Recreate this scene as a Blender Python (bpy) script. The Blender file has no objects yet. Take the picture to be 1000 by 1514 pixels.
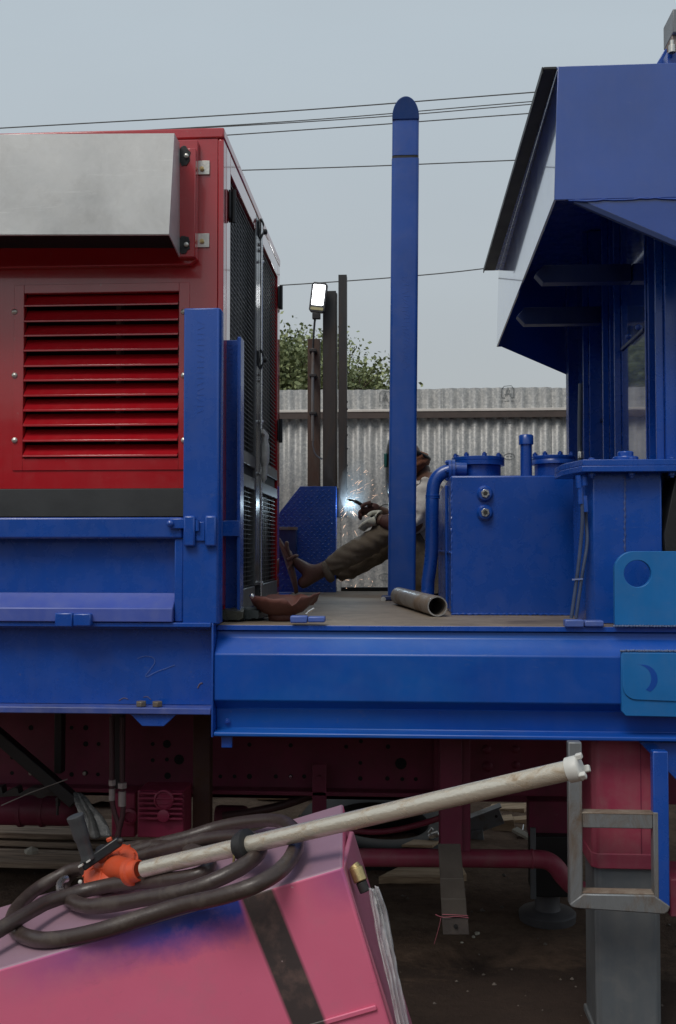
import bpy, bmesh, math, random
from mathutils import Vector, Matrix, noise
R = math.radians
random.seed(7)
scene = bpy.context.scene
C = scene.collection

# ------------------------------------------------------------------ camera
FPX, CX, CY = 1500.0, 500.0, 757.0           # focal length and centre in photo pixels
CAM_Z, YAW, PITCH = 1.55, 3.62, 2.02
cam_d = bpy.data.cameras.new('camera')
cam = bpy.data.objects.new('camera', cam_d)
C.objects.link(cam)
cam.location = (0, 0, CAM_Z)
cam.rotation_euler = (R(90 + PITCH), 0, R(YAW))
cam_d.sensor_fit = 'VERTICAL'
cam_d.sensor_height = 36.0
cam_d.lens = 36.0 * FPX / 1514.0
cam_d.clip_start = 0.05
cam_d.clip_end = 3000
scene.camera = cam
CM = cam.rotation_euler.to_matrix()
CO = Vector((0, 0, CAM_Z))

# ------------------------------------------------------------------ sky, sun, exposure
SUN_EL, SUN_AZ = 54.0, 208.0                  # azimuth clockwise from +Y: behind the camera, a little left
world = bpy.data.worlds.new('World')
scene.world = world
world.use_nodes = True
wn, wl = world.node_tree.nodes, world.node_tree.links
wn.clear()
w_out = wn.new('ShaderNodeOutputWorld')
w_bg = wn.new('ShaderNodeBackground')
w_bg.inputs['Strength'].default_value = 0.1
w_sky = wn.new('ShaderNodeTexSky')
w_sky.sky_type = 'NISHITA'
w_sky.sun_disc = False
w_sky.sun_elevation = R(SUN_EL)
w_sky.sun_rotation = R(SUN_AZ)
w_sky.air_density = 1.0
w_sky.dust_density = 4.0
w_mix = wn.new('ShaderNodeMix')
w_mix.data_type = 'RGBA'
w_mix.inputs[0].default_value = 0.86          # thick haze veils the blue sky
w_tc = wn.new('ShaderNodeTexCoord'); w_sep = wn.new('ShaderNodeSeparateXYZ'); w_rmp = wn.new('ShaderNodeValToRGB')
wl.new(w_tc.outputs['Generated'], w_sep.inputs[0]); wl.new(w_sep.outputs['Z'], w_rmp.inputs['Fac'])
w_rmp.color_ramp.elements[0].position = 0.0; w_rmp.color_ramp.elements[0].color = (0.455, 0.465, 0.455, 1)    # greyer towards the horizon
w_rmp.color_ramp.elements[1].position = 0.45; w_rmp.color_ramp.elements[1].color = (0.52, 0.595, 0.645, 1)
w_sc = wn.new('ShaderNodeVectorMath'); w_sc.operation = 'SCALE'; w_sc.inputs['Scale'].default_value = 10.0
w_n = wn.new('ShaderNodeTexNoise'); w_n.inputs['Scale'].default_value = 2.2; w_n.inputs['Detail'].default_value = 5.0; w_n.inputs['Distortion'].default_value = 0.6
w_mp = wn.new('ShaderNodeMapping'); w_mp.inputs['Scale'].default_value = (1, 1, 3.0)
wl.new(w_tc.outputs['Generated'], w_mp.inputs['Vector']); wl.new(w_mp.outputs['Vector'], w_n.inputs['Vector'])
w_nm = wn.new('ShaderNodeMath'); w_nm.operation = 'MULTIPLY_ADD'; w_nm.inputs[1].default_value = 1.2; w_nm.inputs[2].default_value = 9.4     # faint cloud in the haze
wl.new(w_n.outputs['Fac'], w_nm.inputs[0]); wl.new(w_nm.outputs[0], w_sc.inputs['Scale'])
wl.new(w_rmp.outputs['Color'], w_sc.inputs[0]); wl.new(w_sc.outputs[0], w_mix.inputs[7])
wl.new(w_sky.outputs['Color'], w_mix.inputs[6])
wl.new(w_mix.outputs[2], w_bg.inputs['Color'])
wl.new(w_bg.outputs['Background'], w_out.inputs['Surface'])
sun_d = bpy.data.lights.new('sun', 'SUN')
sun_d.energy = 1.5
sun_d.angle = R(25)
sun_d.color = (1.0, 0.95, 0.88)
sun = bpy.data.objects.new('sun', sun_d)
C.objects.link(sun)
az, el = R(SUN_AZ), R(SUN_EL)
sdir = Vector((math.sin(az) * math.cos(el), math.cos(az) * math.cos(el), math.sin(el)))
sun.rotation_euler = (-sdir).to_track_quat('-Z', 'Y').to_euler()
scene.view_settings.view_transform = 'Standard'
scene.view_settings.look = 'None'
scene.view_settings.gamma = 1
scene.view_settings.use_curve_mapping = False
scene.view_settings.exposure = 0.0
scene.render.engine = 'CYCLES'

# ------------------------------------------------------------------ helpers
def ray(px, py):
    return (CM @ Vector(((px - CX) / FPX, (CY - py) / FPX, -1.0))).normalized()
def P(px, py, Y):
    d = ray(px, py)
    return CO + d * (Y / d.y)
def PP(px, py, pt, n):
    d = ray(px, py)
    return CO + d * ((pt - CO).dot(n) / d.dot(n))
def PX(px, Y, py=800): return P(px, py, Y).x
def PZ(py, Y, px=500): return P(px, py, Y).z

class MB:
    def __init__(s): s.v = []; s.f = []
    def add(s, vs, fs):
        b = len(s.v); s.v += [tuple(v) for v in vs]
        s.f += [tuple(b + i for i in f) for f in fs]; return s
    def box(s, x0, x1, y0, y1, z0, z1):
        x0, x1 = min(x0, x1), max(x0, x1); y0, y1 = min(y0, y1), max(y0, y1); z0, z1 = min(z0, z1), max(z0, z1)
        return s.add([(x0,y0,z0),(x1,y0,z0),(x1,y1,z0),(x0,y1,z0),(x0,y0,z1),(x1,y0,z1),(x1,y1,z1),(x0,y1,z1)],
            [(0,3,2,1),(4,5,6,7),(0,1,5,4),(1,2,6,5),(2,3,7,6),(3,0,4,7)])
    def bar(s, p0, p1, w, h, up=(0,0,1)):
        p0, p1 = Vector(p0), Vector(p1); d = (p1 - p0).normalized(); up = Vector(up)
        a = d.cross(up).normalized(); b = a.cross(d).normalized()
        vs = []
        for p in (p0, p1):
            for i, j in ((-1,-1),(1,-1),(1,1),(-1,1)): vs.append(p + a*i*w/2 + b*j*h/2)
        return s.add(vs, [(3,2,1,0),(4,5,6,7),(0,1,5,4),(1,2,6,5),(2,3,7,6),(3,0,4,7)])
    def prism(s, prof, axis, lo, hi):      # prof ring of (a,b); axis x: (y,z); y: (x,z); z: (x,y)
        n = len(prof)
        def m(a, b, t): return (t,a,b) if axis == 'x' else ((a,t,b) if axis == 'y' else (a,b,t))
        vs = [m(a,b,lo) for a,b in prof] + [m(a,b,hi) for a,b in prof]
        return s.add(vs, [tuple(range(n-1,-1,-1)), tuple(range(n, 2*n))] + [(i,(i+1)%n,n+(i+1)%n,n+i) for i in range(n)])
    def tube(s, pts, r, n=10, caps=True, closed=False):
        pts = [Vector(p) for p in pts]; m = len(pts)
        rr = r if isinstance(r, (list, tuple)) else [r]*m
        b = len(s.v); nrm = None
        for i, p in enumerate(pts):
            if closed: t = (pts[(i+1)%m] - pts[i-1])
            else: t = (pts[min(i+1,m-1)] - pts[max(i-1,0)])
            t.normalize()
            if nrm is None:
                nrm = t.orthogonal().normalized()
            else:
                nrm = (nrm - t*nrm.dot(t)).normalized()
            bi = t.cross(nrm)
            for k in range(n):
                a = 2*math.pi*k/n
                s.v.append(tuple(p + (nrm*math.cos(a) + bi*math.sin(a))*rr[i]))
        for i in range(m if closed else m-1):
            j = (i+1) % m
            for k in range(n):
                s.f.append((b+i*n+k, b+i*n+(k+1)%n, b+j*n+(k+1)%n, b+j*n+k))
        if caps and not closed:
            s.f.append(tuple(b+k for k in range(n-1,-1,-1)))
            s.f.append(tuple(b+(m-1)*n+k for k in range(n)))
        return s
    def cyl(s, p0, p1, r, r1=None, n=16, caps=True):
        return s.tube([p0, p1], [r, r if r1 is None else r1], n, caps)
    def lathe(s, prof, o, axis=(0,0,1), n=24, a0=0.0, a1=2*math.pi):   # prof (radius, height)
        o = Vector(o); ax = Vector(axis).normalized(); u = ax.orthogonal().normalized(); w = ax.cross(u)
        b = len(s.v); full = abs(a1 - a0 - 2*math.pi) < 1e-6; cols = n if full else n+1
        for r, h in prof:
            for k in range(cols):
                a = a0 + (a1-a0)*k/n
                s.v.append(tuple(o + ax*h + (u*math.cos(a) + w*math.sin(a))*max(r, 1e-5)))
        for i in range(len(prof)-1):
            for k in range(n):
                k2 = (k+1) % cols
                s.f.append((b+i*cols+k, b+i*cols+k2, b+(i+1)*cols+k2, b+(i+1)*cols+k))
        return s
    def hexnut(s, o, axis, r, h, dome=True):
        o = Vector(o); ax = Vector(axis).normalized()
        s.tube([o, o+ax*h], r, 6)
        if dome: s.tube([o+ax*h, o+ax*(h*1.5)], r*0.55, 8)
        return s
    def build(s, name, mat, parent=None, bevel=0.0, smooth=False, seg=2, loc=None):
        me = bpy.data.meshes.new(name)
        me.from_pydata(s.v, [], s.f)
        bm = bmesh.new(); bm.from_mesh(me)
        bmesh.ops.recalc_face_normals(bm, faces=bm.faces); bm.to_mesh(me); bm.free()
        me.update()
        return link(name, me, mat, parent, bevel, smooth, seg, loc)
def link(name, me, mat, parent=None, bevel=0.0, smooth=False, seg=2, loc=None):
    o = bpy.data.objects.new(name, me); C.objects.link(o)
    if mat is not None and not me.materials: me.materials.append(mat)
    if parent is not None: o.parent = parent
    if loc is not None: o.location = loc
    if bevel:
        b = o.modifiers.new('bevel', 'BEVEL'); b.width = bevel; b.segments = seg; b.limit_method = 'ANGLE'; b.angle_limit = R(35)
        me.polygons.foreach_set('use_smooth', [True]*len(me.polygons)); me.set_sharp_from_angle(angle=R(38))
    elif smooth:
        me.polygons.foreach_set('use_smooth', [True]*len(me.polygons))
        me.set_sharp_from_angle(angle=R(45))
    return o
def again(src, name, parent, loc=None, rot=None):
    o = src.copy(); C.objects.link(o); o.name = name; o.parent = parent
    if loc is not None: o.location = loc
    if rot is not None: o.rotation_euler = rot
    return o
def tag(o, label, cat, group=None):
    o['label'] = label; o['category'] = cat
    if group: o['group'] = group
    return o
def thing(name, label, cat, group=None):
    o = bpy.data.objects.new(name, None); o.empty_display_size = 0.1; C.objects.link(o)
    return tag(o, label, cat, group)
def seat(root):
    """put the empty at the base of what it carries, leaving the parts where they are"""
    lo = Vector((1e9,)*3); hi = -lo
    for ch in root.children_recursive:
        if ch.type == 'MESH':
            off = Vector((0,0,0)); q = ch
            while q is not None and q is not root: off += q.location; q = q.parent
            for v in ch.data.vertices:
                w = v.co + off
                for i in range(3): lo[i] = min(lo[i], w[i]); hi[i] = max(hi[i], w[i])
    b = Vector(((lo.x+hi.x)/2, (lo.y+hi.y)/2, lo.z))
    root.location = b
    for ch in root.children: ch.location = ch.location - b
def spline(pts, n=8, closed=False):
    pts = [Vector(p) for p in pts]; m = len(pts); out = []
    rng = range(m) if closed else range(m-1)
    for i in rng:
        if closed: a, b, c, d = pts[i-1], pts[i], pts[(i+1)%m], pts[(i+2)%m]
        else: a, b, c, d = pts[max(i-1,0)], pts[i], pts[i+1], pts[min(i+2,m-1)]
        for k in range(n):
            t = k/n
            out.append(0.5*((2*b) + (c-a)*t + (2*a-5*b+4*c-d)*t*t + (3*b-a-3*c+d)*t**3))
    if not closed: out.append(pts[-1])
    return out

# ------------------------------------------------------------------ materials
def nodes(name):
    m = bpy.data.materials.new(name); m.use_nodes = True
    nt = m.node_tree
    return m, nt, nt.nodes['Principled BSDF']
def coords(nt, scale=(1,1,1), kind='Object'):
    tc = nt.nodes.new('ShaderNodeTexCoord'); mp = nt.nodes.new('ShaderNodeMapping')
    mp.inputs['Scale'].default_value = scale
    nt.links.new(tc.outputs[kind], mp.inputs['Vector']); return mp.outputs['Vector']
def nz(nt, vec, scale, detail=4, rough=0.55, dist=0.0):
    n = nt.nodes.new('ShaderNodeTexNoise'); n.inputs['Scale'].default_value = scale
    n.inputs['Detail'].default_value = detail; n.inputs['Roughness'].default_value = rough
    n.inputs['Distortion'].default_value = dist
    nt.links.new(vec, n.inputs['Vector']); return n.outputs['Fac']
def ramp(nt, fac, stops, interp='LINEAR'):
    r = nt.nodes.new('ShaderNodeValToRGB'); r.color_ramp.interpolation = interp
    e = r.color_ramp.elements
    while len(e) < len(stops): e.new(0.5)
    for i, (p, c) in enumerate(stops):
        e[i].position = p
        e[i].color = (*c, 1) if isinstance(c, (tuple, list)) else (c, c, c, 1)
    nt.links.new(fac, r.inputs['Fac']); return r.outputs['Color']
def mix(nt, fac, a, b, mode='MIX'):
    m = nt.nodes.new('ShaderNodeMix'); m.data_type = 'RGBA'; m.blend_type = mode
    for sock, val in ((m.inputs[0], fac), (m.inputs[6], a), (m.inputs[7], b)):
        if isinstance(val, bpy.types.NodeSocket): nt.links.new(val, sock)
        elif isinstance(val, (tuple, list)): sock.default_value = (*val, 1) if len(val) == 3 else val
        else: sock.default_value = val
    return m.outputs[2]
def math_n(nt, op, a, b=None, c=None, clamp=False):
    m = nt.nodes.new('ShaderNodeMath'); m.operation = op; m.use_clamp = clamp
    for i, val in enumerate((a, b, c)):
        if val is None: continue
        if isinstance(val, bpy.types.NodeSocket): nt.links.new(val, m.inputs[i])
        else: m.inputs[i].default_value = val
    return m.outputs[0]
def bump(nt, bsdf, h, strength, dist=0.01, prev=None):
    b = nt.nodes.new('ShaderNodeBump'); b.inputs['Strength'].default_value = strength; b.inputs['Distance'].default_value = dist
    nt.links.new(h, b.inputs['Height'])
    if prev is not None: nt.links.new(prev, b.inputs['Normal'])
    nt.links.new(b.outputs['Normal'], bsdf.inputs['Normal']); return b.outputs['Normal']

def paint(name, col, rough=0.3, var=0.25, dust=0.12, wav=0.12, peel=0.05, dustcol=(0.32,0.28,0.24), spec=0.5, coat=0.0, spray=None, scuff=0.0):
    """brushed or sprayed enamel: uneven film, dust film, faint sags and orange peel"""
    m, nt, b = nodes(name)
    v = coords(nt)
    n1 = nz(nt, v, 3.0, 5, 0.6); n2 = nz(nt, v, 14.0, 5, 0.65, 0.4); n3 = nz(nt, coords(nt, (9, 9, 1.2)), 3.0, 4)
    lo = tuple(c*(1-var) for c in col); hi = tuple(min(c*(1+var), 1) for c in col)
    c1 = ramp(nt, n1, [(0.3, lo), (0.7, hi)])
    if spray is not None:                        # soft patches of a second coat
        c1 = mix(nt, ramp(nt, nz(nt, coords(nt, (0.6,1,1.6)), 1.9, 3, 0.5, 0.6), [(0.48, 0.0), (0.74, 0.85)]), c1, spray)
    d = math_n(nt, 'MULTIPLY', ramp(nt, n2, [(0.45, 0.0), (0.85, 1.0)]), dust*1.6)
    d2 = math_n(nt, 'MULTIPLY', ramp(nt, n3, [(0.4, 0.0), (0.8, 1.0)]), dust)
    dd = math_n(nt, 'ADD', d, d2, clamp=True)
    c2 = mix(nt, dd, c1, dustcol)
    sc = ramp(nt, nz(nt, v, 55.0, 2, 0.5), [(0.735, 0.0), (0.76, 1.0)])
    c3 = mix(nt, math_n(nt, 'MULTIPLY', sc, 0.16), c2, (0.22, 0.19, 0.17))
    if scuff:                                    # rubbed streaks, chips down to primer and a little rust
        sm = math_n(nt, 'MULTIPLY', ramp(nt, nz(nt, coords(nt, (2.0,2.0,9.0)), 5.0, 8, 0.8, 1.5), [(0.60, 0.0), (0.72, 1.0)]), scuff)
        c3 = mix(nt, sm, c3, (0.20, 0.22, 0.30))
        s2 = math_n(nt, 'MULTIPLY', ramp(nt, nz(nt, coords(nt, (7.0,7.0,1.0)), 3.0, 8, 0.8, 0.8), [(0.62, 0.0), (0.78, 1.0)]), scuff)
        c3 = mix(nt, s2, c3, (0.02, 0.02, 0.03))
        ch = ramp(nt, nz(nt, v, 26.0, 6, 0.75, 0.8), [(0.735, 0.0), (0.75, 1.0)])
        c3 = mix(nt, math_n(nt, 'MULTIPLY', ch, min(1.0, scuff*2.5)), c3, (0.11, 0.06, 0.04))
    nt.links.new(c3, b.inputs['Base Color'])
    rr = math_n(nt, 'MULTIPLY_ADD', n2, 0.22, rough-0.08)
    nt.links.new(math_n(nt, 'ADD', rr, math_n(nt, 'MULTIPLY', dd, 0.5), clamp=True), b.inputs['Roughness'])
    b.inputs['Specular IOR Level'].default_value = spec
    b.inputs['Coat Weight'].default_value = coat; b.inputs['Coat Roughness'].default_value = 0.04; b.inputs['Coat IOR'].default_value = 1.6
    p = bump(nt, b, nz(nt, v, 2.2, 2), wav, 0.03)
    bump(nt, b, nz(nt, v, 160.0, 2), peel, 0.002, p)
    return m
def plain(name, col, rough=0.6, metal=0.0, var=0.2, scale=12.0, bmp=0.15, spec=0.5):
    m, nt, b = nodes(name)
    v = coords(nt)
    n = nz(nt, v, scale, 5, 0.65)
    nt.links.new(ramp(nt, n, [(0.3, tuple(c*(1-var) for c in col)), (0.72, tuple(min(1, c*(1+var)) for c in col))]), b.inputs['Base Color'])
    b.inputs['Metallic'].default_value = metal
    b.inputs['Specular IOR Level'].default_value = spec
    nt.links.new(math_n(nt, 'MULTIPLY_ADD', n, 0.25, rough-0.12, clamp=True), b.inputs['Roughness'])
    bump(nt, b, nz(nt, v, scale*6, 4), bmp, 0.004)
    return m
def glow(name, col, strength):
    m, nt, b = nodes(name)
    b.inputs['Base Color'].default_value = (*col, 1)
    b.inputs['Emission Color'].default_value = (*col, 1); b.inputs['Emission Strength'].default_value = strength
    return m
def rusty(name, base, rust, amt=0.5, rough=0.55, metal=0.6, scale=9.0, stretch=(1,1,1)):
    m, nt, b = nodes(name)
    v = coords(nt, stretch)
    n = nz(nt, v, scale, 7, 0.7, 0.6); f = nz(nt, v, scale*5, 4, 0.6)
    mask = ramp(nt, n, [(0.55-amt*0.3, 0.0), (0.72-amt*0.2, 1.0)])
    c1 = mix(nt, f, tuple(c*0.75 for c in base), base)
    nt.links.new(mix(nt, mask, c1, mix(nt, f, tuple(c*0.5 for c in rust), rust)), b.inputs['Base Color'])
    nt.links.new(math_n(nt, 'MULTIPLY', math_n(nt, 'SUBTRACT', 1.0, mask), metal), b.inputs['Metallic'])
    nt.links.new(math_n(nt, 'MULTIPLY_ADD', mask, 0.3, rough-0.1), b.inputs['Roughness'])
    bump(nt, b, f, 0.25, 0.004)
    return m

BLUE = paint('blue_enamel', (0.004, 0.066, 0.365), 0.24, 0.10, 0.025, 0.10, spec=0.75, scuff=0.22)
BLUE_BEAM = paint('blue_enamel_beam', (0.003, 0.068, 0.37), 0.30, 0.10, 0.02, 0.08, spec=0.45, spray=(0.005, 0.115, 0.44), scuff=0.25)
POLEBLUE = paint('blue_enamel_post', (0.006, 0.064, 0.33), 0.34, 0.12, 0.04, 0.10, spec=0.6, scuff=0.25)
BLUE_WAVY = paint('blue_enamel_brushed_hopper', (0.004, 0.054, 0.33), 0.15, 0.12, 0.02, 0.22, 0.05, spec=1.0, coat=0.4, scuff=0.08)
BLUE_GLOSS = paint('blue_enamel_glossy_side', (0.004, 0.045, 0.30), 0.11, 0.08, 0.0, 0.04, 0.0, spec=1.0, coat=1.0)
BLUE_TANK = paint('blue_enamel_tank', (0.004, 0.055, 0.315), 0.24, 0.08, 0.02, 0.10, spec=0.7, scuff=0.18)
BLUE_CYAN = paint('blue_overspray', (0.006, 0.145, 0.43), 0.42, 0.10, 0.03, 0.06, scuff=0.2)
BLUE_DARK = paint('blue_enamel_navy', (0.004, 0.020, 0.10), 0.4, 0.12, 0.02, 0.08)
BLUE_DARKER = paint('blue_enamel_head', (0.004, 0.042, 0.19), 0.4, 0.12, 0.02, 0.08)
RED = paint('red_enamel', (0.42, 0.0075, 0.015), 0.18, 0.06, 0.02, 0.04, 0.02, spec=0.7, coat=0.6, scuff=0.06)
RED_GLOSS = paint('red_enamel_side', (0.42, 0.0075, 0.015), 0.10, 0.06, 0.0, 0.03, 0.0, spec=1.0, coat=1.0)
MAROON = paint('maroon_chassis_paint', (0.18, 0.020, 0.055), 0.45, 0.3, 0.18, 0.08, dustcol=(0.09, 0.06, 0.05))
MAGENTA = paint('magenta_primer', (0.33, 0.042, 0.085), 0.42, 0.18, 0.14, 0.08, scuff=0.15)
BLACKP = plain('black_paint', (0.012, 0.012, 0.013), 0.5, 0, 0.3)
CHARCOAL = plain('charcoal_strip', (0.035, 0.037, 0.039), 0.55, 0, 0.2, 6)
DARKVOID = plain('dark_interior', (0.006, 0.006, 0.007), 0.8, 0, 0.3)
GREYP = paint('grey_leg_paint', (0.115, 0.128, 0.14), 0.4, 0.12, 0.12, 0.05)
RAWSTEEL = rusty('raw_steel', (0.22, 0.23, 0.235), (0.16, 0.10, 0.06), 0.25, 0.5, 0.5, 6.0, (2,2,0.6))
STEELDARK = rusty('mill_scale_steel', (0.042, 0.041, 0.042), (0.055, 0.040, 0.032), 0.35, 0.55, 0.3, 5.0, (2,2,0.4))
STEELBROWN = rusty('rust_brown_steel', (0.10, 0.075, 0.06), (0.10, 0.052, 0.034), 0.6, 0.6, 0.2, 7.0, (2,2,0.5))
PIPESTEEL = rusty('pipe_steel', (0.30, 0.275, 0.25), (0.23, 0.16, 0.11), 0.35, 0.42, 0.4, 5.0)
ZINC = plain('zinc_plated', (0.62, 0.60, 0.55), 0.35, 0.8, 0.15, 20)
BRIGHT = plain('bright_steel', (0.7, 0.7, 0.7), 0.25, 0.9, 0.15, 20)
BRASS = plain('brass', (0.55, 0.42, 0.2), 0.35, 0.85, 0.3, 40)
RUBBER = plain('black_rubber', (0.02, 0.019, 0.019), 0.55, 0, 0.3, 20)
HOSE = rusty('brown_black_hose', (0.060, 0.042, 0.037), (0.11, 0.085, 0.07), 0.12, 0.44, 0.0, 14.0)
PLASTICW = plain('white_plastic', (0.62, 0.61, 0.57), 0.45, 0, 0.08, 8)
ORANGE = paint('orange_pump_paint', (0.62, 0.075, 0.018), 0.38, 0.15, 0.08, 0.05)
SKIN = plain('skin', (0.11, 0.055, 0.036), 0.55, 0, 0.25, 25)
TROUSER = plain('khaki_trouser_cloth', (0.15, 0.122, 0.09), 0.85, 0, 0.2, 14, 0.5, 0.2)
SHIRT = plain('grey_shirt_cloth', (0.60, 0.57, 0.53), 0.85, 0, 0.2, 12, 0.5, 0.2)
CLOTHBROWN = plain('brown_head_cloth', (0.20, 0.085, 0.05), 0.85, 0, 0.35, 20, 0.5, 0.2)
GLOVE = plain('white_glove_cloth', (0.5, 0.5, 0.42), 0.85, 0, 0.2, 20, 0.4, 0.2)
GLOVER = plain('maroon_leather_glove', (0.07, 0.025, 0.02), 0.7, 0, 0.3, 20, 0.3)
SANDAL = plain('sandal_leather', (0.12, 0.058, 0.038), 0.6, 0, 0.3, 30)
WOOD = rusty('weathered_board', (0.42, 0.31, 0.225), (0.20, 0.14, 0.10), 0.5, 0.8, 0.0, 4.0, (0.6, 9, 9))
WOODRAW = rusty('sawn_wood', (0.58, 0.42, 0.27), (0.38, 0.26, 0.16), 0.4, 0.8, 0.0, 5.0, (0.8, 8, 8))
BOWL = plain('red_oxide_shell', (0.115, 0.040, 0.030), 0.6, 0, 0.3, 14, 0.3)
PAPER = plain('paper_scrap', (0.38, 0.35, 0.29), 0.8, 0, 0.15, 30)
LEDGLOW = glow('led_panel_light', (0.95, 0.98, 1.0), 7.0)
SPARK = glow('hot_spark', (1.0, 0.66, 0.46), 1.3)
ARC = glow('welding_arc', (0.6, 0.85, 1.0), 25.0)

def galv(name, base=(0.56, 0.56, 0.55), metal=0.6):
    m, nt, b = nodes(name)
    v = coords(nt)
    n1 = nz(nt, v, 2.6, 6, 0.65, 0.5); n2 = nz(nt, v, 9.0, 6, 0.7, 1.2)
    vo = nt.nodes.new('ShaderNodeTexVoronoi'); vo.inputs['Scale'].default_value = 70; nt.links.new(v, vo.inputs['Vector'])
    c1 = ramp(nt, n1, [(0.28, tuple(c*0.78 for c in base)), (0.5, base), (0.72, tuple(c*1.14 for c in base))])
    c2 = mix(nt, math_n(nt, 'MULTIPLY', ramp(nt, n2, [(0.55, 0.0), (0.75, 1.0)]), 0.22), c1, tuple(c*0.6 for c in base))
    g_ = nt.nodes.new('ShaderNodeRGBToBW'); nt.links.new(vo.outputs['Color'], g_.inputs[0])
    c3 = mix(nt, 0.03, c2, g_.outputs[0], 'OVERLAY')
    scr = ramp(nt, nz(nt, coords(nt, (1.2, 1, 14)), 3.0, 6, 0.75, 0.3), [(0.60, 0.0), (0.70, 1.0)])
    c4 = mix(nt, math_n(nt, 'MULTIPLY', scr, 0.4), c3, (0.75, 0.75, 0.74))
    nt.links.new(c4, b.inputs['Base Color'])
    b.inputs['Metallic'].default_value = metal
    nt.links.new(math_n(nt, 'MULTIPLY_ADD', n2, 0.3, 0.28), b.inputs['Roughness'])
    bump(nt, b, nz(nt, v, 2.0, 2), 0.2, 0.03)
    return m
GALV = galv('galvanised_sheet')
def spangle():
    m, nt, b = nodes('spangled_corrugated_sheet')
    v = coords(nt)
    vo = nt.nodes.new('ShaderNodeTexVoronoi'); vo.inputs['Scale'].default_value = 75; nt.links.new(v, vo.inputs['Vector'])
    n = nz(nt, coords(nt, (5, 5, 0.5)), 2.0, 5)
    g = nt.nodes.new('ShaderNodeSeparateColor'); nt.links.new(vo.outputs['Color'], g.inputs[0])
    c1 = ramp(nt, g.outputs[0], [(0.0, (0.25, 0.257, 0.26)), (0.55, (0.32, 0.32, 0.312)), (1.0, (0.41, 0.405, 0.39))])
    c2 = mix(nt, math_n(nt, 'MULTIPLY', ramp(nt, n, [(0.45, 0.0), (0.75, 1.0)]), 0.18), c1, (0.29, 0.265, 0.235))
    nt.links.new(c2, b.inputs['Base Color'])
    b.inputs['Metallic'].default_value = 0.25; b.inputs['Roughness'].default_value = 0.5
    return m
SPANGLE = spangle()
def deckmat():
    m, nt, b = nodes('worn_deck_plate')
    v = coords(nt)
    n1 = nz(nt, v, 3.0, 8, 0.7, 0.8); n2 = nz(nt, v, 28.0, 5, 0.7)
    c1 = ramp(nt, n1, [(0.3, (0.11, 0.085, 0.065)), (0.5, (0.21, 0.165, 0.125)), (0.72, (0.30, 0.245, 0.185))])
    c2 = mix(nt, math_n(nt, 'MULTIPLY', ramp(nt, n2, [(0.5, 0.0), (0.75, 1.0)]), 0.5), c1, (0.09, 0.07, 0.055))
    nt.links.new(c2, b.inputs['Base Color']); b.inputs['Roughness'].default_value = 0.6
    bump(nt, b, n2, 0.2, 0.004); return m
DECK = deckmat()
def dirt():
    m, nt, b = nodes('packed_dirt')
    v = coords(nt)
    n1 = nz(nt, v, 0.9, 8, 0.65, 0.5); n2 = nz(nt, v, 14.0, 8, 0.75); n3 = nz(nt, v, 70.0, 4, 0.7)
    c1 = ramp(nt, n1, [(0.3, (0.075, 0.046, 0.034)), (0.5, (0.15, 0.098, 0.068)), (0.7, (0.25, 0.18, 0.125))])
    c2 = mix(nt, math_n(nt, 'MULTIPLY', ramp(nt, n2, [(0.42, 0.0), (0.7, 1.0)]), 0.55), c1, (0.028, 0.019, 0.015))
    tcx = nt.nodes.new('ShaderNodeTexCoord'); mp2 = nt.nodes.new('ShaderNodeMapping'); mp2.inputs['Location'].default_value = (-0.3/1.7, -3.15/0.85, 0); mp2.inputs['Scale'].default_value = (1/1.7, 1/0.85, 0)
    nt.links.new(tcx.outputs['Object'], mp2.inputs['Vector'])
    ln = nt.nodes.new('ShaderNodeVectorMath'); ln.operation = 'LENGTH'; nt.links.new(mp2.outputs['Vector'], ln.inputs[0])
    dark_patch = ramp(nt, math_n(nt, 'ADD', ln.outputs['Value'], math_n(nt, 'MULTIPLY_ADD', nz(nt, v, 2.6, 6, 0.7, 0.6), 1.4, -0.7)), [(0.75, 1.0), (1.15, 0.0)])
    c2 = mix(nt, math_n(nt, 'MULTIPLY', dark_patch, 0.85), c2, (0.030, 0.020, 0.017))                # darker patch of ground at the front, ragged at its edge
    c3 = mix(nt, ramp(nt, n3, [(0.70, 0.0), (0.74, 1.0)]), c2, (0.17, 0.14, 0.11))
    nt.links.new(c3, b.inputs['Base Color']); b.inputs['Roughness'].default_value = 0.95
    b.inputs['Specular IOR Level'].default_value = 0.2
    p = bump(nt, b, n2, 0.9, 0.02); bump(nt, b, n3, 0.5, 0.006, p); return m
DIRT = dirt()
def leafmat(name, a, b2):
    m, nt, b = nodes(name)
    oi = nz(nt, coords(nt), 1.7, 3); g = nt.nodes.new('ShaderNodeNewGeometry')
    f = math_n(nt, 'MULTIPLY_ADD', g.outputs['Random Per Island'], 0.6, math_n(nt, 'MULTIPLY', oi, 0.4))
    nt.links.new(ramp(nt, f, [(0.2, a), (0.8, b2)]), b.inputs['Base Color'])
    b.inputs['Roughness'].default_value = 0.6
    return m
LEAF = leafmat('tree_leaf', (0.11, 0.145, 0.06), (0.32, 0.36, 0.17))
BARK = plain('bark', (0.10, 0.08, 0.06), 0.9, 0, 0.3, 8, 0.6)
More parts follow.
